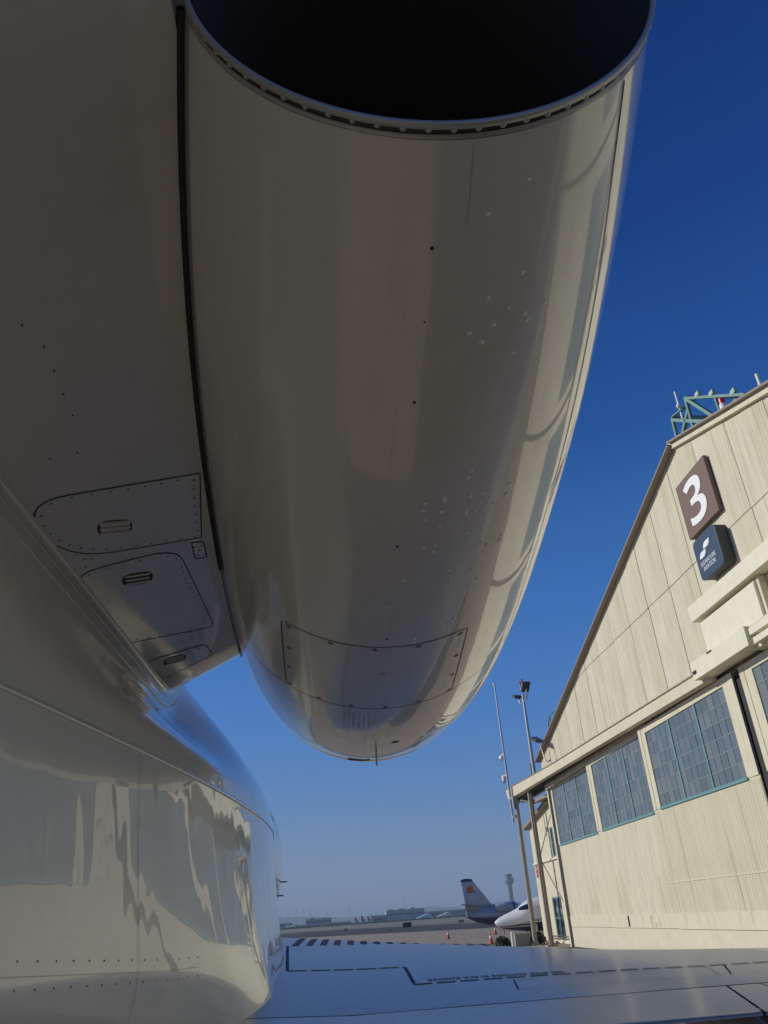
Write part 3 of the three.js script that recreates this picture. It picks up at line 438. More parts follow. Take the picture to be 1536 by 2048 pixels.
// ---------------------------------------------------------------- things on and round the hangar
const hth = (name, label, cat, u, h, o, group) => thing(name, label, cat, HW(u, h, o), HT, group);
{ // number board
  const s = hth('number_sign', 'square brown sign board with a large white 3 on the gable', 'sign', 24.08, 13.25, -.26);
  mesh('board', box(2.3, 2.12, .14, 0, 1.06, .09), std(rgb(.165, .100, .075), .6), s).userData.label = 'brown square board';
  const g = text('3', 1.62, .02); const b = g.boundingBox; g.scale(1.2, 1.0, 1).translate(-.02, 1.06, .162); mesh('numeral', g, std(rgb(.86, .86, .84), .5), s);
}
{ // company sign
  const s = hth('company_sign', 'rounded navy box sign reading SIGNATURE AVIATION below the number board', 'sign', 24.25, 11.42, -.28);
  const rr = (w, h, r) => { const p = new THREE.Shape(); p.moveTo(-w / 2 + r, 0); p.lineTo(w / 2 - r, 0); p.quadraticCurveTo(w / 2, 0, w / 2, r); p.lineTo(w / 2, h - r); p.quadraticCurveTo(w / 2, h, w / 2 - r, h); p.lineTo(-w / 2 + r, h); p.quadraticCurveTo(-w / 2, h, -w / 2, h - r); p.lineTo(-w / 2, r); p.quadraticCurveTo(-w / 2, 0, -w / 2 + r, 0); return p; };
  mesh('case', new THREE.ExtrudeGeometry(rr(1.62, 1.42, .2), { depth: .34, bevelEnabled: false }).translate(0, 0, .02), std(rgb(.040, .042, .045), .5), s);
  mesh('face', new THREE.ExtrudeGeometry(rr(1.62, 1.42, .2), { depth: .05, bevelThickness: .01, bevelSize: .01, bevelSegments: 2 }).translate(0, 0, .37), std(rgb(.030, .060, .105), .45), s);
  const letter = std(rgb(.80, .84, .88), .5), fit = (t, w, y) => { const g = text(t, .15, .012, fontR), b = g.boundingBox; return g.scale(w / (b.max.x - b.min.x), 1, 1).translate(-.06, y, .432); };
  mesh('lettering', fit('SIGNATURE', 1.08, .52), letter, s); mesh('lettering', fit('AVIATION', .86, .32), letter, s);
  const lf = (x, y) => { const p = new THREE.Shape(); p.moveTo(x - .24, y - .10); p.quadraticCurveTo(x - .22, y + .06, x - .06, y + .10); p.lineTo(x + .26, y + .10); p.quadraticCurveTo(x + .22, y - .06, x + .06, y - .10); p.lineTo(x - .24, y - .10); return new THREE.ExtrudeGeometry(p, { depth: .012, bevelEnabled: false }).translate(0, 0, .432); };
  mesh('emblem', [lf(-.30, .80), lf(.08, 1.03)], letter, s);
}
{ // green steel frame on the ridge
  const s = hth('roof_frame', 'green steel lattice frame standing on the hangar ridge', 'steel frame', 20.5, 16.2, -3);
  const q = (u, h, z) => V(u - 20.5, h - 16.2, z), B = (a, b, w = .16, m = M.green) => mesh('beam', bar(a, b, w * .72, w * .72), m, s);
  for (const z of [0, -2.4]) { B(q(18.75, 16.0, z), q(19.15, 21.2, z), .17); B(q(20.4, 16.4, z), q(20.6, 21.25, z), .17); B(q(22.7, 16.4, z), q(22.6, 19.75, z), .12); }
  B(q(19.15, 21.2, 0), q(20.6, 21.3, -.6)); B(q(20.6, 21.2, 0), q(24.4, 18.55, 0), .16); B(q(20.6, 21.2, 0), q(22.3, 18.95, 0), .2); B(q(19.1, 21.1, 0), q(22.1, 18.9, 0), .2); B(q(20.6, 21.25, -2.4), q(25, 18.2, -2.4), .14); B(q(19.15, 21.2, -2.4), q(20.6, 21.25, -2.4)); B(q(19.15, 21.2, 0), q(19.15, 21.2, -2.4)); B(q(20.6, 21.25, 0), q(20.6, 21.25, -2.4)); B(q(19.0, 19.6, 0), q(20.55, 20.6, 0), .2); B(q(18.8, 18.2, 0), q(21, 18.4, 0), .16);
  B(q(19.0, 19.5, 0), q(20.6, 17.5, 0), .1);
  for (const k of [.25, .5, .85]) { const a = q(lerp(20.6, 24.4, k), lerp(21.2, 18.55, k) + .16, 0); mesh('lamp_bracket', box(.3, .2, .14, a.x, a.y, a.z), std(rgb(.35, .48, .42), .6), s); }
}
{ const s = hth('roof_unit', 'dark rounded ventilator behind the ridge frame', 'ventilator', 20.5, 16.4, -4.5); mesh('hood', new THREE.LatheGeometry([[.02, 2.9], [.5, 2.85], [.85, 2.5], [.8, 2.0], [.6, 1.9], [.55, 0]].map((p) => new THREE.Vector2(...p)), 24), std(rgb(.05, .05, .055), .7), s); mesh('curb', box(1.4, .5, 1.4, 0, .0, 0), dark, s); }
const pole = (name, label, u, h0, h1, o, r, mat, lean = 0) => { const s = hth(name, label, 'antenna', u, h0, o); mesh('mast', bar(V(0, 0, 0), V(lean, h1 - h0, 0), r, r, true), mat, s); return s; };
{ const a = pole('roof_antenna', 'slim white antenna with a small camera beside the green ridge frame', 19.6, 17.0, 22.3, -3.2, .09, M.white); mesh('camera_head', new THREE.SphereGeometry(.12, 12, 8).translate(.16, 4.4, .1), M.white, a); mesh('bracket', bar(V(0, 4.4, 0), V(.16, 4.4, .1), .04), M.white, a); }
{ const a = pole('roof_antenna', 'short thick cream pole on the far roof slope', 28.6, 15.2, 16.2, -.55, .11, creamPale); mesh('base', box(.2, .08, .2, 0, .2, 0), trim, a); }
{ const a = pole('roof_antenna', 'thin dark green whip on the far roof slope', 28.3, 15.2, 16.05, -.7, .035, M.green); mesh('base', box(.12, .08, .12, 0, .25, 0), M.green, a); }
{ const s = hth('obstruction_lamp', 'small red and white lamp on the roof edge', 'lamp', 26.6, 16.3, -.5); mesh('lens', new THREE.CylinderGeometry(.1, .1, .22, 12).translate(0, .32, 0), std(rgb(.55, .03, .03), .3), s); mesh('base', new THREE.CylinderGeometry(.12, .13, .22, 12).translate(0, .1, 0), M.white, s); }
{ // teal ladder frame at the eave
  const s = hth('eave_frame', 'thin teal ladder frame at the hangar eave', 'steel frame', -3.9, 10.0, -2); const q = (u, h) => V(u + 3.9, h - 10, 0);
  for (const [a, b] of [[q(-4.5, 9.5), q(-4.5, 12.4)], [q(-4.5, 12.4), q(-3.9, 13.3)], [q(-3.9, 13.3), q(-1.2, 13.25)], [q(-3.9, 13.3), q(-2.6, 11.6)], [q(-4.5, 11.4), q(-3.7, 11.35)]]) mesh('beam', bar(a, b, .07), M.teal, s);
}
{ // floodlight on a bent arm at the fascia
  const s = hth('floodlight', 'grey floodlight on a bent arm above the door fascia', 'floodlight', 1.6, 9.2, .3); mesh('arm', tube([V(1.1, .15, 0), V(.35, .25, .02), V(0, .75, .05), V(-.15, 1.35, .1)], .045, 20, 8), M.steel, s);
  const h = mesh('head', new THREE.BoxGeometry(1.35, .16, .42).rotateZ(-.34).translate(-.8, 1.68, .1), std(rgb(.06, .065, .07), .5), s); mesh('lens', new THREE.BoxGeometry(.85, .02, .34).rotateZ(-.34).translate(-1.02, 1.66, .1), std(rgb(.45, .44, .40), .4), h);
}
const post = std(rgb(.33, .30, .24), .75);
{ // steel columns that carry the fascia
  const a = hth('support_column', 'tall buff column under the fascia end, carrying the camera mast', 'column', -7.1, 0, .2); mesh('shaft', new THREE.CylinderGeometry(.13, .15, 8.75, 18).translate(0, 4.375, 0), post, a); mesh('collar', [2.4, 5.0].map((y) => new THREE.CylinderGeometry(.16, .16, .18, 18).translate(0, y, 0)), post, a); mesh('base_plate', box(.5, .06, .5, 0, .03, 0), post, a);
  const b = hth('support_column', 'buff column with a dark angle along it beside the annex wall', 'column', -4.3, 0, -.05); mesh('shaft', box(.24, 8.68, .24, 0, 4.34, 0), post, b); mesh('angle', box(.1, 8.4, .16, .18, 4.3, -.04), trim, b); mesh('base_plate', box(.6, .08, .6, 0, .04, 0), post, b); mesh('brace', bar(V(.1, 4.6, -.1), V(2.3, .6, -1.2), .05), post, b); mesh('brace', bar(V(.1, 4.9, -.1), V(1.8, 8.3, -1.2), .05), post, b);
}
{ // camera mast
  const m = hth('camera_mast', 'slender pale mast clamped to the column, two white cameras below its tip', 'mast', -7.55, 7.2, .42); mesh('mast', new THREE.CylinderGeometry(.05, .075, 9.5, 12).translate(-.2, 4.75, 0).rotateZ(.03), M.steel, m); mesh('clamp', [box(.6, .12, .3, .15, .35, -.1), box(.6, .12, .3, .15, 1.5, -.1), new THREE.CylinderGeometry(.11, .11, 1.4, 12).translate(.42, 1.5, -.05)], M.steel, m); mesh('cap', new THREE.SphereGeometry(.11, 12, 8).translate(-.48, 9.5, 0), M.white, m);
  for (const [h, l] of [[11.6, 'white security camera higher on the slender mast'], [10.2, 'white dome security camera lower on the slender mast']]) { const c = hth('security_camera', l, 'camera', -7.85, h, .42); mesh('arm', bar(V(0, .12, 0), V(-.5, .1, .1), .07), M.white, c); mesh('housing', new THREE.CapsuleGeometry(.15, .22, 6, 12).rotateZ(h > 11 ? 1.1 : .2).translate(-.6, -.05, .1), M.white, c); mesh('lens', new THREE.SphereGeometry(.09, 12, 8).translate(-.68, h > 11 ? -.15 : -.27, .1), M.black, c); }
}
{ // flood light mast behind the fascia
  const m = hth('light_mast', 'grey lighting mast rising behind the fascia with a crossbar of floodlights', 'light pole', -3.5, 8.7, -.35); mesh('mast', new THREE.CylinderGeometry(.075, .12, 6.0, 14).translate(0, 3, 0), M.steel, m); mesh('crossbar', tube([V(-1.15, 6.0, 0), V(-.9, 5.6, 0), V(0, 5.55, 0), V(.9, 5.6, 0), V(1.1, 6.1, 0)], .05, 30, 8), M.steel, m); mesh('tip', new THREE.CylinderGeometry(.03, .03, .6, 8).translate(0, 6.15, 0), M.steel, m);
  for (const [x, r] of [[-1.5, -.35], [1.0, .5]]) { const h = mesh('floodlight', new THREE.BoxGeometry(.8, .16, .5).rotateZ(r).translate(x, 6.25, 0), std(rgb(.05, .055, .06), .5), m); mesh('lens', new THREE.BoxGeometry(.55, .02, .4).rotateZ(r).translate(x - .05, 6.16, .02), std(rgb(.4, .4, .38), .4), h); }
  mesh('lamp_fork', tube([V(-.28, 6.75, 0), V(-.22, 6.4, 0), V(.22, 6.4, 0), V(.28, 6.75, 0)], .03, 20, 6), M.steel, m); for (const x of [-.28, .28]) mesh('red_lamp', new THREE.CylinderGeometry(.07, .07, .2, 10).translate(x, 6.85, 0), std(rgb(.5, .06, .06), .4), m);
  const p = hth('vent_pipe', 'short thin pipe beside the lighting mast', 'pipe', -4.4, 8.7, -.4); mesh('tube', new THREE.CylinderGeometry(.05, .05, 1.7, 10).translate(0, .85, 0), post, p); mesh('flange', new THREE.CylinderGeometry(.09, .09, .05, 12).translate(0, .05, 0), post, p);
}
{ // grey meter box by the corner, red fire sign
  const s = hth('meter_box', 'weathered grey electrical box at the annex corner', 'electrical box', -1.35, 1.0, -1.2); mesh('case', box(.75, .62, .32, 0, .31, 0), std(rgb(.16, .155, .14), .7), s); mesh('door', box(.62, .5, .02, 0, .31, .172), std(rgb(.20, .19, .17), .7), s); mesh('conduit', [bar(V(.1, .62, 0), V(.1, 3.6, -.1), .05, .05, true), bar(V(-.1, 0, 0), V(-.1, -.95, 0), .05, .05, true)], post, s);
  const f = thing('fire_sign', 'red sign with a white arrow fixed beside the column', 'sign', HW(-5.05, 3.7, -.05), HT); mesh('plate', box(.72, .66, .03, 0, .33, 0), std(rgb(.50, .06, .04), .5), f); mesh('arrow', [box(.06, .16, .006, .05, .2, .02), new THREE.CylinderGeometry(.09, 0, .1, 3).scale(1, 1, .05).translate(.05, .11, .02)], M.white, f); mesh('lettering', text('FIRE', .12, .006).translate(.0, .5, .018), M.white, f); mesh('bracket', bar(V(.36, .33, -.02), V(.7, .33, -.02), .04), post, f);
}
{ // planter corner: low shrubs, concrete block, posts and rail
  const leafMats = [rgb(.035, .055, .020), rgb(.05, .075, .028)];
  for (const [x, z, r, l] of [[9.75, -56.2, .55, 'low dark green shrub beside the pale concrete block'], [11.75, -55.3, .75, 'dark green shrub between the two columns']]) {
    const s = thing('shrub', l, 'shrub', V(x, 0, z)); const lv = [];
    for (let k = 0; k < 420; k++) { const t = rnd() * 2 * Math.PI, c = Math.pow(rnd(), .5), h = rnd(); const q = new THREE.PlaneGeometry(.09, .16); q.rotateX(rnd() * 3).rotateY(rnd() * 6); lv.push(q.translate(Math.cos(t) * c * r * (1.15 - h * .5), .05 + h * r * 1.05 * (1 - .35 * c), Math.sin(t) * c * r)); }
    mesh('foliage', lv, std(leafMats[0], .8), s); mesh('stem', bar(V(0, 0, 0), V(.05, r * .8, 0), .04, .04, true), std(rgb(.06, .045, .03), .9), s);
  }
  const b = thing('concrete_block', 'weathered grey concrete block at the foot of the columns', 'block', V(10.75, 0, -54.6)); mesh('body', uvm(box(.95, .72, .5, 0, .36, 0)), M.concreteGrey, b); mesh('stud', new THREE.CylinderGeometry(.04, .04, .06, 10).rotateX(Math.PI / 2).translate(-.1, .3, .26), M.steel, b);
  const w = thing('bollard', 'short white post beside the concrete block', 'bollard', V(10.1, 0, -54.4)); mesh('shaft', new THREE.CylinderGeometry(.1, .1, .74, 14).translate(0, .37, 0), M.white, w); mesh('cap', new THREE.SphereGeometry(.1, 14, 6, 0, Math.PI * 2, 0, Math.PI / 2).translate(0, .74, 0), M.white, w);
  const r = thing('guard_rail', 'low grey pipe rail in front of the shrubs', 'railing', V(9.85, 0, -57.4)); for (const x of [0, 2.5]) mesh('post', bar(V(x, 0, 0), V(x, 1.12, 0), .1, .1, true), M.steel, r); mesh('rail', bar(V(-.05, 1.05, 0), V(2.55, 1.05, 0), .08, .08, true), M.steel, r);
}

// ---------------------------------------------------------------- parked jets
const jetWhite = new THREE.MeshPhysicalMaterial({ color: rgb(.86, .86, .85), roughness: .4, clearcoat: 1, clearcoatRoughness: .05, side: THREE.DoubleSide });
const navy = new THREE.MeshPhysicalMaterial({ color: rgb(.016, .022, .085), roughness: .6, clearcoat: .3, clearcoatRoughness: .1, side: THREE.DoubleSide });
function body(st, a0, a1, n = 60, lift = 0) {            // loft of ellipses: [x, bottom, top, half width]; angle measured from straight down
  const xs = st.map((s) => s[0]);
  return grid(n, 40, (u, v) => { const x = lerp(xs[0], xs[xs.length - 1], u * u * (1.6 - .6 * u)), b = interp(x, xs, st.map((s) => s[1])), t = interp(x, xs, st.map((s) => s[2])), w = interp(x, xs, st.map((s) => s[3])), a = lerp(a0(x), a1(x), v); return [x, (b + t) / 2 - ((t - b) / 2 + lift) * Math.cos(a), (w + lift) * Math.sin(a)]; });
}
{ // white jet with navy belly, nose to the left
  const s = thing('parked_jet', 'white jet with a navy belly, its rounded nose showing past the columns', 'airplane', V(10.05, 0, -60.2));
  const st = [[0, 1.30, 1.34, .02], [.12, 1.14, 1.47, .17], [.35, .99, 1.62, .33], [.8, .86, 1.80, .52], [1.3, .77, 1.97, .70], [1.75, .72, 2.16, .83], [2.15, .68, 2.46, .92], [2.6, .65, 2.66, .98], [3.1, .62, 2.74, 1.03], [3.8, .59, 2.78, 1.06], [6, .58, 2.78, 1.06], [11, .62, 2.76, 1.06], [15, 1.4, 2.7, .7], [18.5, 2.2, 2.6, .15]];
  const by = (x) => 1.06 + .05 * Math.min(x, 5), ang = (x, y) => { const xs = st.map((k) => k[0]), b = interp(x, xs, st.map((k) => k[1])), t = interp(x, xs, st.map((k) => k[2])); return Math.acos(clamp(((b + t) / 2 - y) / ((t - b) / 2), -1, 1)); };
  const f = mesh('fuselage', body(st, (x) => ang(x, by(x)), (x) => 2 * Math.PI - ang(x, by(x)), 90), jetWhite, s);
  mesh('belly', body(st, (x) => -ang(x, by(x)), (x) => ang(x, by(x)), 90), navy, f);
  for (const [d0, d1] of [[.10, .135], [.19, .24]]) for (const sd of [1, -1]) mesh('stripe', grid(60, 2, (u, v) => { const x = lerp(1.2, 12, u), xs = st.map((k) => k[0]), b = interp(x, xs, st.map((k) => k[1])), t = interp(x, xs, st.map((k) => k[2])), w = interp(x, xs, st.map((k) => k[3])), a = ang(x, by(x) + lerp(d0, d1, v) * Math.min(1, u * 5)); return [x, (b + t) / 2 - ((t - b) / 2 + .006) * Math.cos(a), sd * (w + .006) * Math.sin(a)]; }), M.black, f);
  for (const sd of [1, -1]) { const P = (x, y, l) => { const xs = st.map((k) => k[0]), b = interp(x, xs, st.map((k) => k[1])), t = interp(x, xs, st.map((k) => k[2])), w = interp(x, xs, st.map((k) => k[3])), a = ang(x, y); return [x, (b + t) / 2 - ((t - b) / 2 + l) * Math.cos(a), sd * (w + l) * Math.sin(a)]; };
    mesh('windshield', grid(14, 8, (u, v) => { const x = lerp(1.72, 2.62, u), lo = lerp(1.98, 2.02, u), hi = lerp(2.06, 2.42, Math.pow(u, .6)); return P(x, lerp(lo, hi, v), .008); }), M.glassDark, f);
    const o = [[3.45, 1.1], [3.45, 2.3], [3.55, 2.45], [4.15, 2.45], [4.25, 2.3], [4.25, 1.1]]; const pp = []; for (let i = 0; i < o.length - 1; i++) for (let k = 0; k < 8; k++) { const q = P(lerp(o[i][0], o[i + 1][0], k / 8), lerp(o[i][1], o[i + 1][1], k / 8), .004); pp.push(V(...q)); } mesh('door_outline', tube(pp, .012, 80, 4), M.black, f);
    for (let k = 0; k < 5; k++) mesh('cabin_window', grid(2, 20, (u, v) => P(5.2 + k * 1.0 + u * .17 * Math.cos(v * 6.2832), 2.05 + u * .2 * Math.sin(v * 6.2832), .008)), M.glassDark, f);
    mesh('wing', grid(10, 16, (u, v) => { const z = lerp(.8, 8, u), c = lerp(3, 1, u), x0 = lerp(9, 11.8, u), t = v * 2 * Math.PI; return [x0 + c * (.5 - .5 * Math.cos(t)), .85 + z * .04 + .13 * (1 - u * .6) * Math.sin(t), sd * z]; }), jetWhite, s);
    mesh('engine', new THREE.LatheGeometry([[.36, 0], [.5, .15], [.56, .8], [.5, 2], [.33, 2.8]].map((p) => new THREE.Vector2(...p)), 24).rotateZ(-Math.PI / 2).translate(12, 2.4, sd * 1.55), jetWhite, s);
  }
  mesh('tail_fin', new THREE.ExtrudeGeometry(new THREE.Shape([[14, 2.6], [17.4, 2.5], [18.6, 5.6], [16.9, 5.6]].map((p) => new THREE.Vector2(...p))), { depth: .16, bevelEnabled: false }).translate(0, 0, -.08), jetWhite, s);
  const g = mesh('nose_gear', [bar(V(2.3, .3, 0), V(2.15, .85, 0), .09, .09, true), bar(V(2.25, .5, 0), V(2.75, .8, 0), .05, .05, true)], M.steel, s); for (const z of [-.13, .13]) mesh('wheel', new THREE.TorusGeometry(.15, .075, 10, 20).translate(2.3, .23, z), M.black, g);
  const mg = mesh('main_gear', [bar(V(9.8, .4, 1.5), V(9.8, .95, 1.4), .12, .12, true), bar(V(9.8, .4, -1.5), V(9.8, .95, -1.4), .12, .12, true)], M.steel, s); for (const z of [-1.5, 1.5]) mesh('wheel', new THREE.TorusGeometry(.24, .12, 10, 20).translate(9.8, .36, z), M.black, mg);
  mesh('pitot_cover', box(.05, .28, .03, .55, .78, .3), std(rgb(.5, .04, .05), .6), s);
}
{ // blue and white jet, tail to the left
  const jetWhite = new THREE.MeshPhysicalMaterial({ color: rgb(.42, .45, .50), roughness: .4, clearcoat: 1, clearcoatRoughness: .05, side: THREE.DoubleSide });  // white paint darkened and blued: shade of the unlit side put into the colour
  const s = thing('parked_jet', 'blue and white jet showing its tail fin with an orange sun emblem', 'airplane', V(14.8, 0, -110));
  const st = [[0, 1.62, 1.74, .05], [.6, 1.30, 2.0, .28], [1.4, .95, 2.35, .5], [2.6, .62, 2.65, .78], [4, .42, 2.75, 1.0], [6, .38, 2.8, 1.1], [14, .38, 2.8, 1.1], [17, .5, 2.6, .95], [19, .9, 2.1, .55], [20, 1.3, 1.6, .1]];
  const by = (x) => 1.66 - .10 * Math.min(x, 2.5), ang = (x, y) => { const xs = st.map((k) => k[0]), b = interp(x, xs, st.map((k) => k[1])), t = interp(x, xs, st.map((k) => k[2])); return Math.acos(clamp(((b + t) / 2 - y) / ((t - b) / 2), -1, 1)); };
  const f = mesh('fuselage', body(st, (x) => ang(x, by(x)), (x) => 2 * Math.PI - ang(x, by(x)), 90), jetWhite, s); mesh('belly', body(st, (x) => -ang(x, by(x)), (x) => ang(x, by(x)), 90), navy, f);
  const prism = (pts, t, z = 0) => new THREE.ExtrudeGeometry(new THREE.Shape(pts.map((p) => new THREE.Vector2(...p))), { depth: t, bevelEnabled: true, bevelThickness: t * .4, bevelSize: .03, bevelSegments: 2 }).translate(0, 0, z - t / 2);
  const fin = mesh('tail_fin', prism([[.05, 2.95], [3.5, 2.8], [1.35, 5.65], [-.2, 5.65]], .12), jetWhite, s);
  mesh('fin_root', prism([[.1, 1.75], [3.9, 2.3], [5.2, 2.75], [3.5, 2.84], [.05, 2.93]], .2), std(rgb(.33, .33, .32), .5), s);
  mesh('fin_cap', prism([[-.24, 5.68], [1.34, 5.68], [1.15, 5.95], [.3, 6.02], [-.24, 5.88]], .13), navy, fin);
  mesh('rudder_seam', box(.02, 2.5, .26, .36, 4.3, 0), M.sealant, fin);
  for (const sd of [1, -1]) { const z = sd * .145; mesh('sun_emblem', new THREE.CylinderGeometry(.42, .42, .012, 28, 1, false, 0, Math.PI * 2).rotateX(Math.PI / 2).translate(.88, 4.75, z), std(rgb(.62, .16, .025), .5), fin); mesh('wave_emblem', tube([V(.25, 4.36, z), V(.55, 4.45, z), V(.85, 4.36, z), V(1.15, 4.45, z), V(1.6, 4.38, z)], .035, 30, 5), navy, fin); }
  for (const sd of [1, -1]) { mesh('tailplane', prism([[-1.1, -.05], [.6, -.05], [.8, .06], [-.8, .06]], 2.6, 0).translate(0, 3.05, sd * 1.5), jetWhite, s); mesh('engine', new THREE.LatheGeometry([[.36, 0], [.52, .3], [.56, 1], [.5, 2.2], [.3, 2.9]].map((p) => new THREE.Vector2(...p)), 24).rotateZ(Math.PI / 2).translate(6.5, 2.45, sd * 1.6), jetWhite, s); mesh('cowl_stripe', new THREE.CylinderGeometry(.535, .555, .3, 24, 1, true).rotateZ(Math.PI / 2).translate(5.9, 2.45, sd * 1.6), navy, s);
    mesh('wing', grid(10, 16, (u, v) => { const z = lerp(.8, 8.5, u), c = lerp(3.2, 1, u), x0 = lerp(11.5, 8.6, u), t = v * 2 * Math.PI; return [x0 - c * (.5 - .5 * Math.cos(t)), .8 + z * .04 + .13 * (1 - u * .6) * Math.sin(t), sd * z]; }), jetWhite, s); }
  mesh('cheat_line', grid(50, 2, (u, v) => { const x = lerp(.4, 15, u), y = by(x) + .10 + .05 * v, xs = st.map((k) => k[0]), b = interp(x, xs, st.map((k) => k[1])), t = interp(x, xs, st.map((k) => k[2])), w = interp(x, xs, st.map((k) => k[3])), a = ang(x, y); return [x, (b + t) / 2 - ((t - b) / 2 + .006) * Math.cos(a), (w + .006) * Math.sin(a)]; }), navy, f);
  const g = mesh('landing_gear', [bar(V(10, .3, 1.6), V(10, 1, 1.5), .12, .12, true), bar(V(10, .3, -1.6), V(10, 1, -1.5), .12, .12, true), bar(V(17.4, .25, 0), V(17.4, .7, 0), .09, .09, true)], M.steel, s); for (const [x, z] of [[10, 1.6], [10, -1.6], [17.4, 0]]) mesh('wheel', new THREE.TorusGeometry(.22, .11, 10, 20).translate(x, .33, z), M.black, g);
}
// ---------------------------------------------------------------- traffic cones
{
  const c0 = thing('traffic_cone', 'orange traffic cone standing alone on open apron behind the nearest one', 'cone', V(9.3, 0, -83.2), 0, 'orange cones on the apron');
  const or = std(rgb(.62, .085, .03), .6);
  mesh('cone', new THREE.LatheGeometry([[.17, .03], [.135, .2], [.035, .7], [0, .71]].map((p) => new THREE.Vector2(...p)), 20), or, c0); mesh('base', box(.38, .035, .38, 0, .0175, 0), M.black, c0); mesh('collar', new THREE.CylinderGeometry(.072, .105, .16, 20, 1, true).translate(0, .47, 0), M.white, c0);
  for (const [x, z, l] of [[9.83, -61.2, 'orange traffic cone with a pale collar nearest the shrubs and rail'], [14.5, -87, 'orange traffic cone under the tail of the blue and white jet'], [16.2, -72.3, 'orange traffic cone between the two columns, behind the white jet nose']]) { const c = c0.clone(); c.name = numbered('traffic_cone'); c.position.set(x, 0, z); c.userData = { label: l, category: 'cone', group: 'orange cones on the apron' }; scene.add(c); }
}
{ // small airfield things along the taxiway
  const t = thing('taxiway_sign', 'small dark box sign standing on the taxiway edge', 'sign', V(13.1, 0, -199.7)); mesh('box', box(2.0, .95, .4, 0, .62, 0), std(rgb(.02, .022, .02), .6), t); mesh('legs', [box(.1, .2, .1, -.7, .1, 0), box(.1, .2, .1, .7, .1, 0)], M.steel, t); mesh('top_face', box(1.9, .05, .38, 0, 1.12, 0), std(rgb(.3, .3, .27), .6), t);
  const y = thing('marker_light', 'tiny yellow taxiway marker with a dark lamp', 'marker', V(-1.3, 0, -234.9)); mesh('body', box(.45, .6, .3, -.2, .35, 0), std(rgb(.55, .33, .03), .6), y); mesh('lamp', box(.35, .55, .3, .28, .3, 0), M.black, y);
  const z = thing('marker_light', 'pale yellow marker board left of the jet tail', 'marker', V(25.9, 0, -202)); mesh('body', box(1.3, .5, .3, 0, .6, 0), std(rgb(.30, .27, .10), .7), z); mesh('legs', [box(.12, .36, .12, -.45, .18, 0), box(.12, .36, .12, .45, .18, 0)], M.black, z);
}
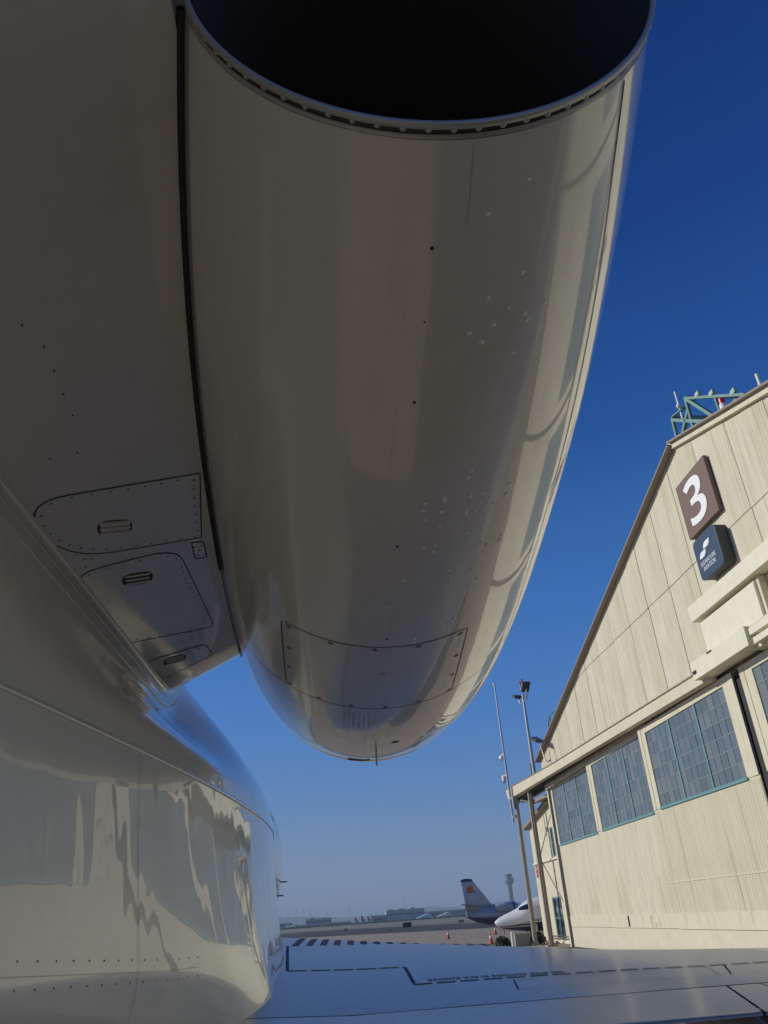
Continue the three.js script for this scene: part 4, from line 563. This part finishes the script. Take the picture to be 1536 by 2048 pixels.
// ---------------------------------------------------------------- far side of the airfield
{
  const wallA = std(rgb(.34, .36, .38), .8), wallB = std(rgb(.26, .28, .31), .8), roofM = std(rgb(.45, .45, .44), .8), win = std(rgb(.05, .06, .075), .4);
  const bld = (name, label, cat, x0, x1, h, z, d, mat, cols, opt = {}) => { const s = thing(name, label, cat, V((x0 + x1) / 2, 0, z)), w = x1 - x0; mesh('wall', box(w, h, d, 0, h / 2, -d / 2), mat, s); mesh('roof', box(w + .6, .4, d + .6, 0, h + .2, -d / 2), roofM, s); for (let k = 0; k < cols; k++) mesh('window', box(w / cols * .7, h * .22, .1, -w / 2 + (k + .5) * w / cols, h * .62, .06), win, s); (opt.plant || []).forEach(([x, pw, ph]) => mesh('roof_plant', box(pw, ph, 5, x, h + .4 + ph / 2, -d / 2), wallB, s)); return s; };
  bld('cargo_building', 'long pale blue-grey block standing alone across the airfield', 'building', -45.5, -19.5, 7.2, -900, 25, wallA, 9, { plant: [[-7, 3, 1.2], [6, 2.5, .8]] });
  bld('shed', 'low dark shed by the fuselage edge across the airfield', 'building', -73, -60, 4.8, -900, 15, wallB, 4);
  bld('terminal', 'tall blue-grey terminal block with plant on its roof', 'building', 38, 78, 10, -900, 40, wallA, 12, { plant: [[-14, 4, 1.2], [-3, 6, 1], [9, 4, 1.4]] });
  bld('terminal', 'low wide terminal wing reaching towards the jet tail', 'building', 78.5, 128, 6.2, -900, 30, wallB, 14);
  bld('terminal', 'lower terminal end with a pale entrance bay', 'building', 21.5, 37.5, 6, -900, 25, wallA, 5);
  bld('shed', 'small brown shed in front of the terminal', 'building', 20, 28.5, 3.4, -760, 8, std(rgb(.13, .10, .09), .8), 2);
  bld('shed', 'tiny white hut on the grass before the jet tails', 'building', 4.6, 7.2, 2.6, -760, 3, M.white, 1);
  bld('shed', 'long low grey shed left of the jet tails', 'building', -19, 1, 2.6, -900, 12, wallA, 5);
  bld('shed', 'low flat roofed stores between the hall and pale block', 'building', -60, -46, 2.4, -910, 12, wallB, 4);
  for (const [x, l] of [[66, 'white sloping tent hall at the foot of the terminal'], [84, 'white sloping tent hall nearer the jet tail']]) { const s = thing('tent_hall', l, 'tent', V(x, 0, -760)); mesh('canopy', new THREE.ExtrudeGeometry(new THREE.Shape([[-7, 0], [7, 0], [7, 1.8], [4.5, 4.6], [3, 4.6], [-7, 1.4]].map((p) => new THREE.Vector2(...p))), { depth: 14, bevelEnabled: false }).translate(0, 0, -14), M.white, s); mesh('door', box(3, 1.4, .1, 2, .7, .06), win, s); }
  for (const [x, h, l] of [[5.2, 5.2, 'dark tail fin of the first airliner parked by the terminal'], [11.3, 6.6, 'tallest dark tail fin among the airliners by the terminal'], [17, 5.8, 'dark tail fin of the airliner next to the brown shed']]) { const s = thing('airliner', l, 'airplane', V(x, 0, -800)); mesh('tail_fin', new THREE.ExtrudeGeometry(new THREE.Shape([[-.4, 1.6], [3.4, 1.6], [.2, h], [-1.2, h]].map((p) => new THREE.Vector2(...p))), { depth: .4, bevelEnabled: false }), std(rgb(.06, .065, .09), .5), s); mesh('fuselage', new THREE.CapsuleGeometry(.75, 9, 6, 14).rotateX(Math.PI / 2).translate(1.2, 1.25, -4), M.white, s); }
  { const s = thing('airliner', 'small white aircraft parked by the low dark shed', 'airplane', V(-58.5, 0, -860)); mesh('fuselage', new THREE.CapsuleGeometry(1.2, 7, 6, 14).rotateZ(Math.PI / 2).translate(0, 1.7, 0), M.white, s); mesh('tail_fin', box(1, 1.8, .2, 4, 3.2, 0), M.white, s); }
  const lm = thing('lamp_mast', 'faint tall lamp mast on the far skyline', 'light pole', V(-57, 0, -930), 0, 'lamp masts on the far skyline'); mesh('shaft', new THREE.CylinderGeometry(.14, .22, 16, 8).translate(0, 8, 0), M.steel, lm); mesh('head', box(1.6, .3, .4, 0, 16, 0), M.steel, lm);
  for (const x of [-50, -42, -24, 0, 60, -66]) { const c = lm.clone(); c.name = numbered('lamp_mast'); /* alike masts */ c.position.x = x; c.scale.y = .85 + ((x * 37) % 11 + 11) / 40; c.userData = { ...lm.userData }; scene.add(c); }
  const tw = thing('control_tower', 'tall pale airport control tower with a dark glazed cab', 'tower', V(285, 0, -1500)); mesh('shaft', new THREE.LatheGeometry([[5.2, 0], [4.3, 20], [4.0, 42]].map((p) => new THREE.Vector2(...p)), 32), std(rgb(.19, .19, .19), .8), tw); mesh('deck', new THREE.LatheGeometry([[4, 42], [7, 45.5], [8.6, 48], [8.6, 53], [6.6, 54]].map((p) => new THREE.Vector2(...p)), 32), std(rgb(.24, .25, .26), .7), tw); mesh('cab', new THREE.LatheGeometry([[5.2, 54], [6.2, 58.4], [0, 58.6]].map((p) => new THREE.Vector2(...p)), 24), win, tw); mesh('cab_roof', new THREE.LatheGeometry([[0, 60.2], [6.4, 60], [6.4, 58.7], [0, 58.65]].map((p) => new THREE.Vector2(...p)), 24), wallB, tw); mesh('antenna', bar(V(-2, 60, 0), V(-2, 64, 0), .25, .25, true), M.steel, tw);
  const belt = []; for (let k = 0; k < 900; k++) { const x = lerp(-140, 180, rnd()), h = .5 + 1.1 * rnd(); belt.push(new THREE.IcosahedronGeometry(h, 0).scale(1.6, .8, 1).translate(x, h * .4, -745 - rnd() * 30)); } const b = mesh('scrub_belt', belt, std(rgb(.06, .075, .04), .95), scene); tag(b, 'low scrub line along the far edge of the airfield grass', 'scrub', undefined, 'stuff');
}

const renderer = new THREE.WebGLRenderer({ antialias: true });
renderer.toneMapping = THREE.LinearToneMapping;
renderer.toneMappingExposure = EXPOSURE;
renderer.shadowMap.enabled = true;
renderer.setSize(768, 1024);
renderer.render(scene, camera);
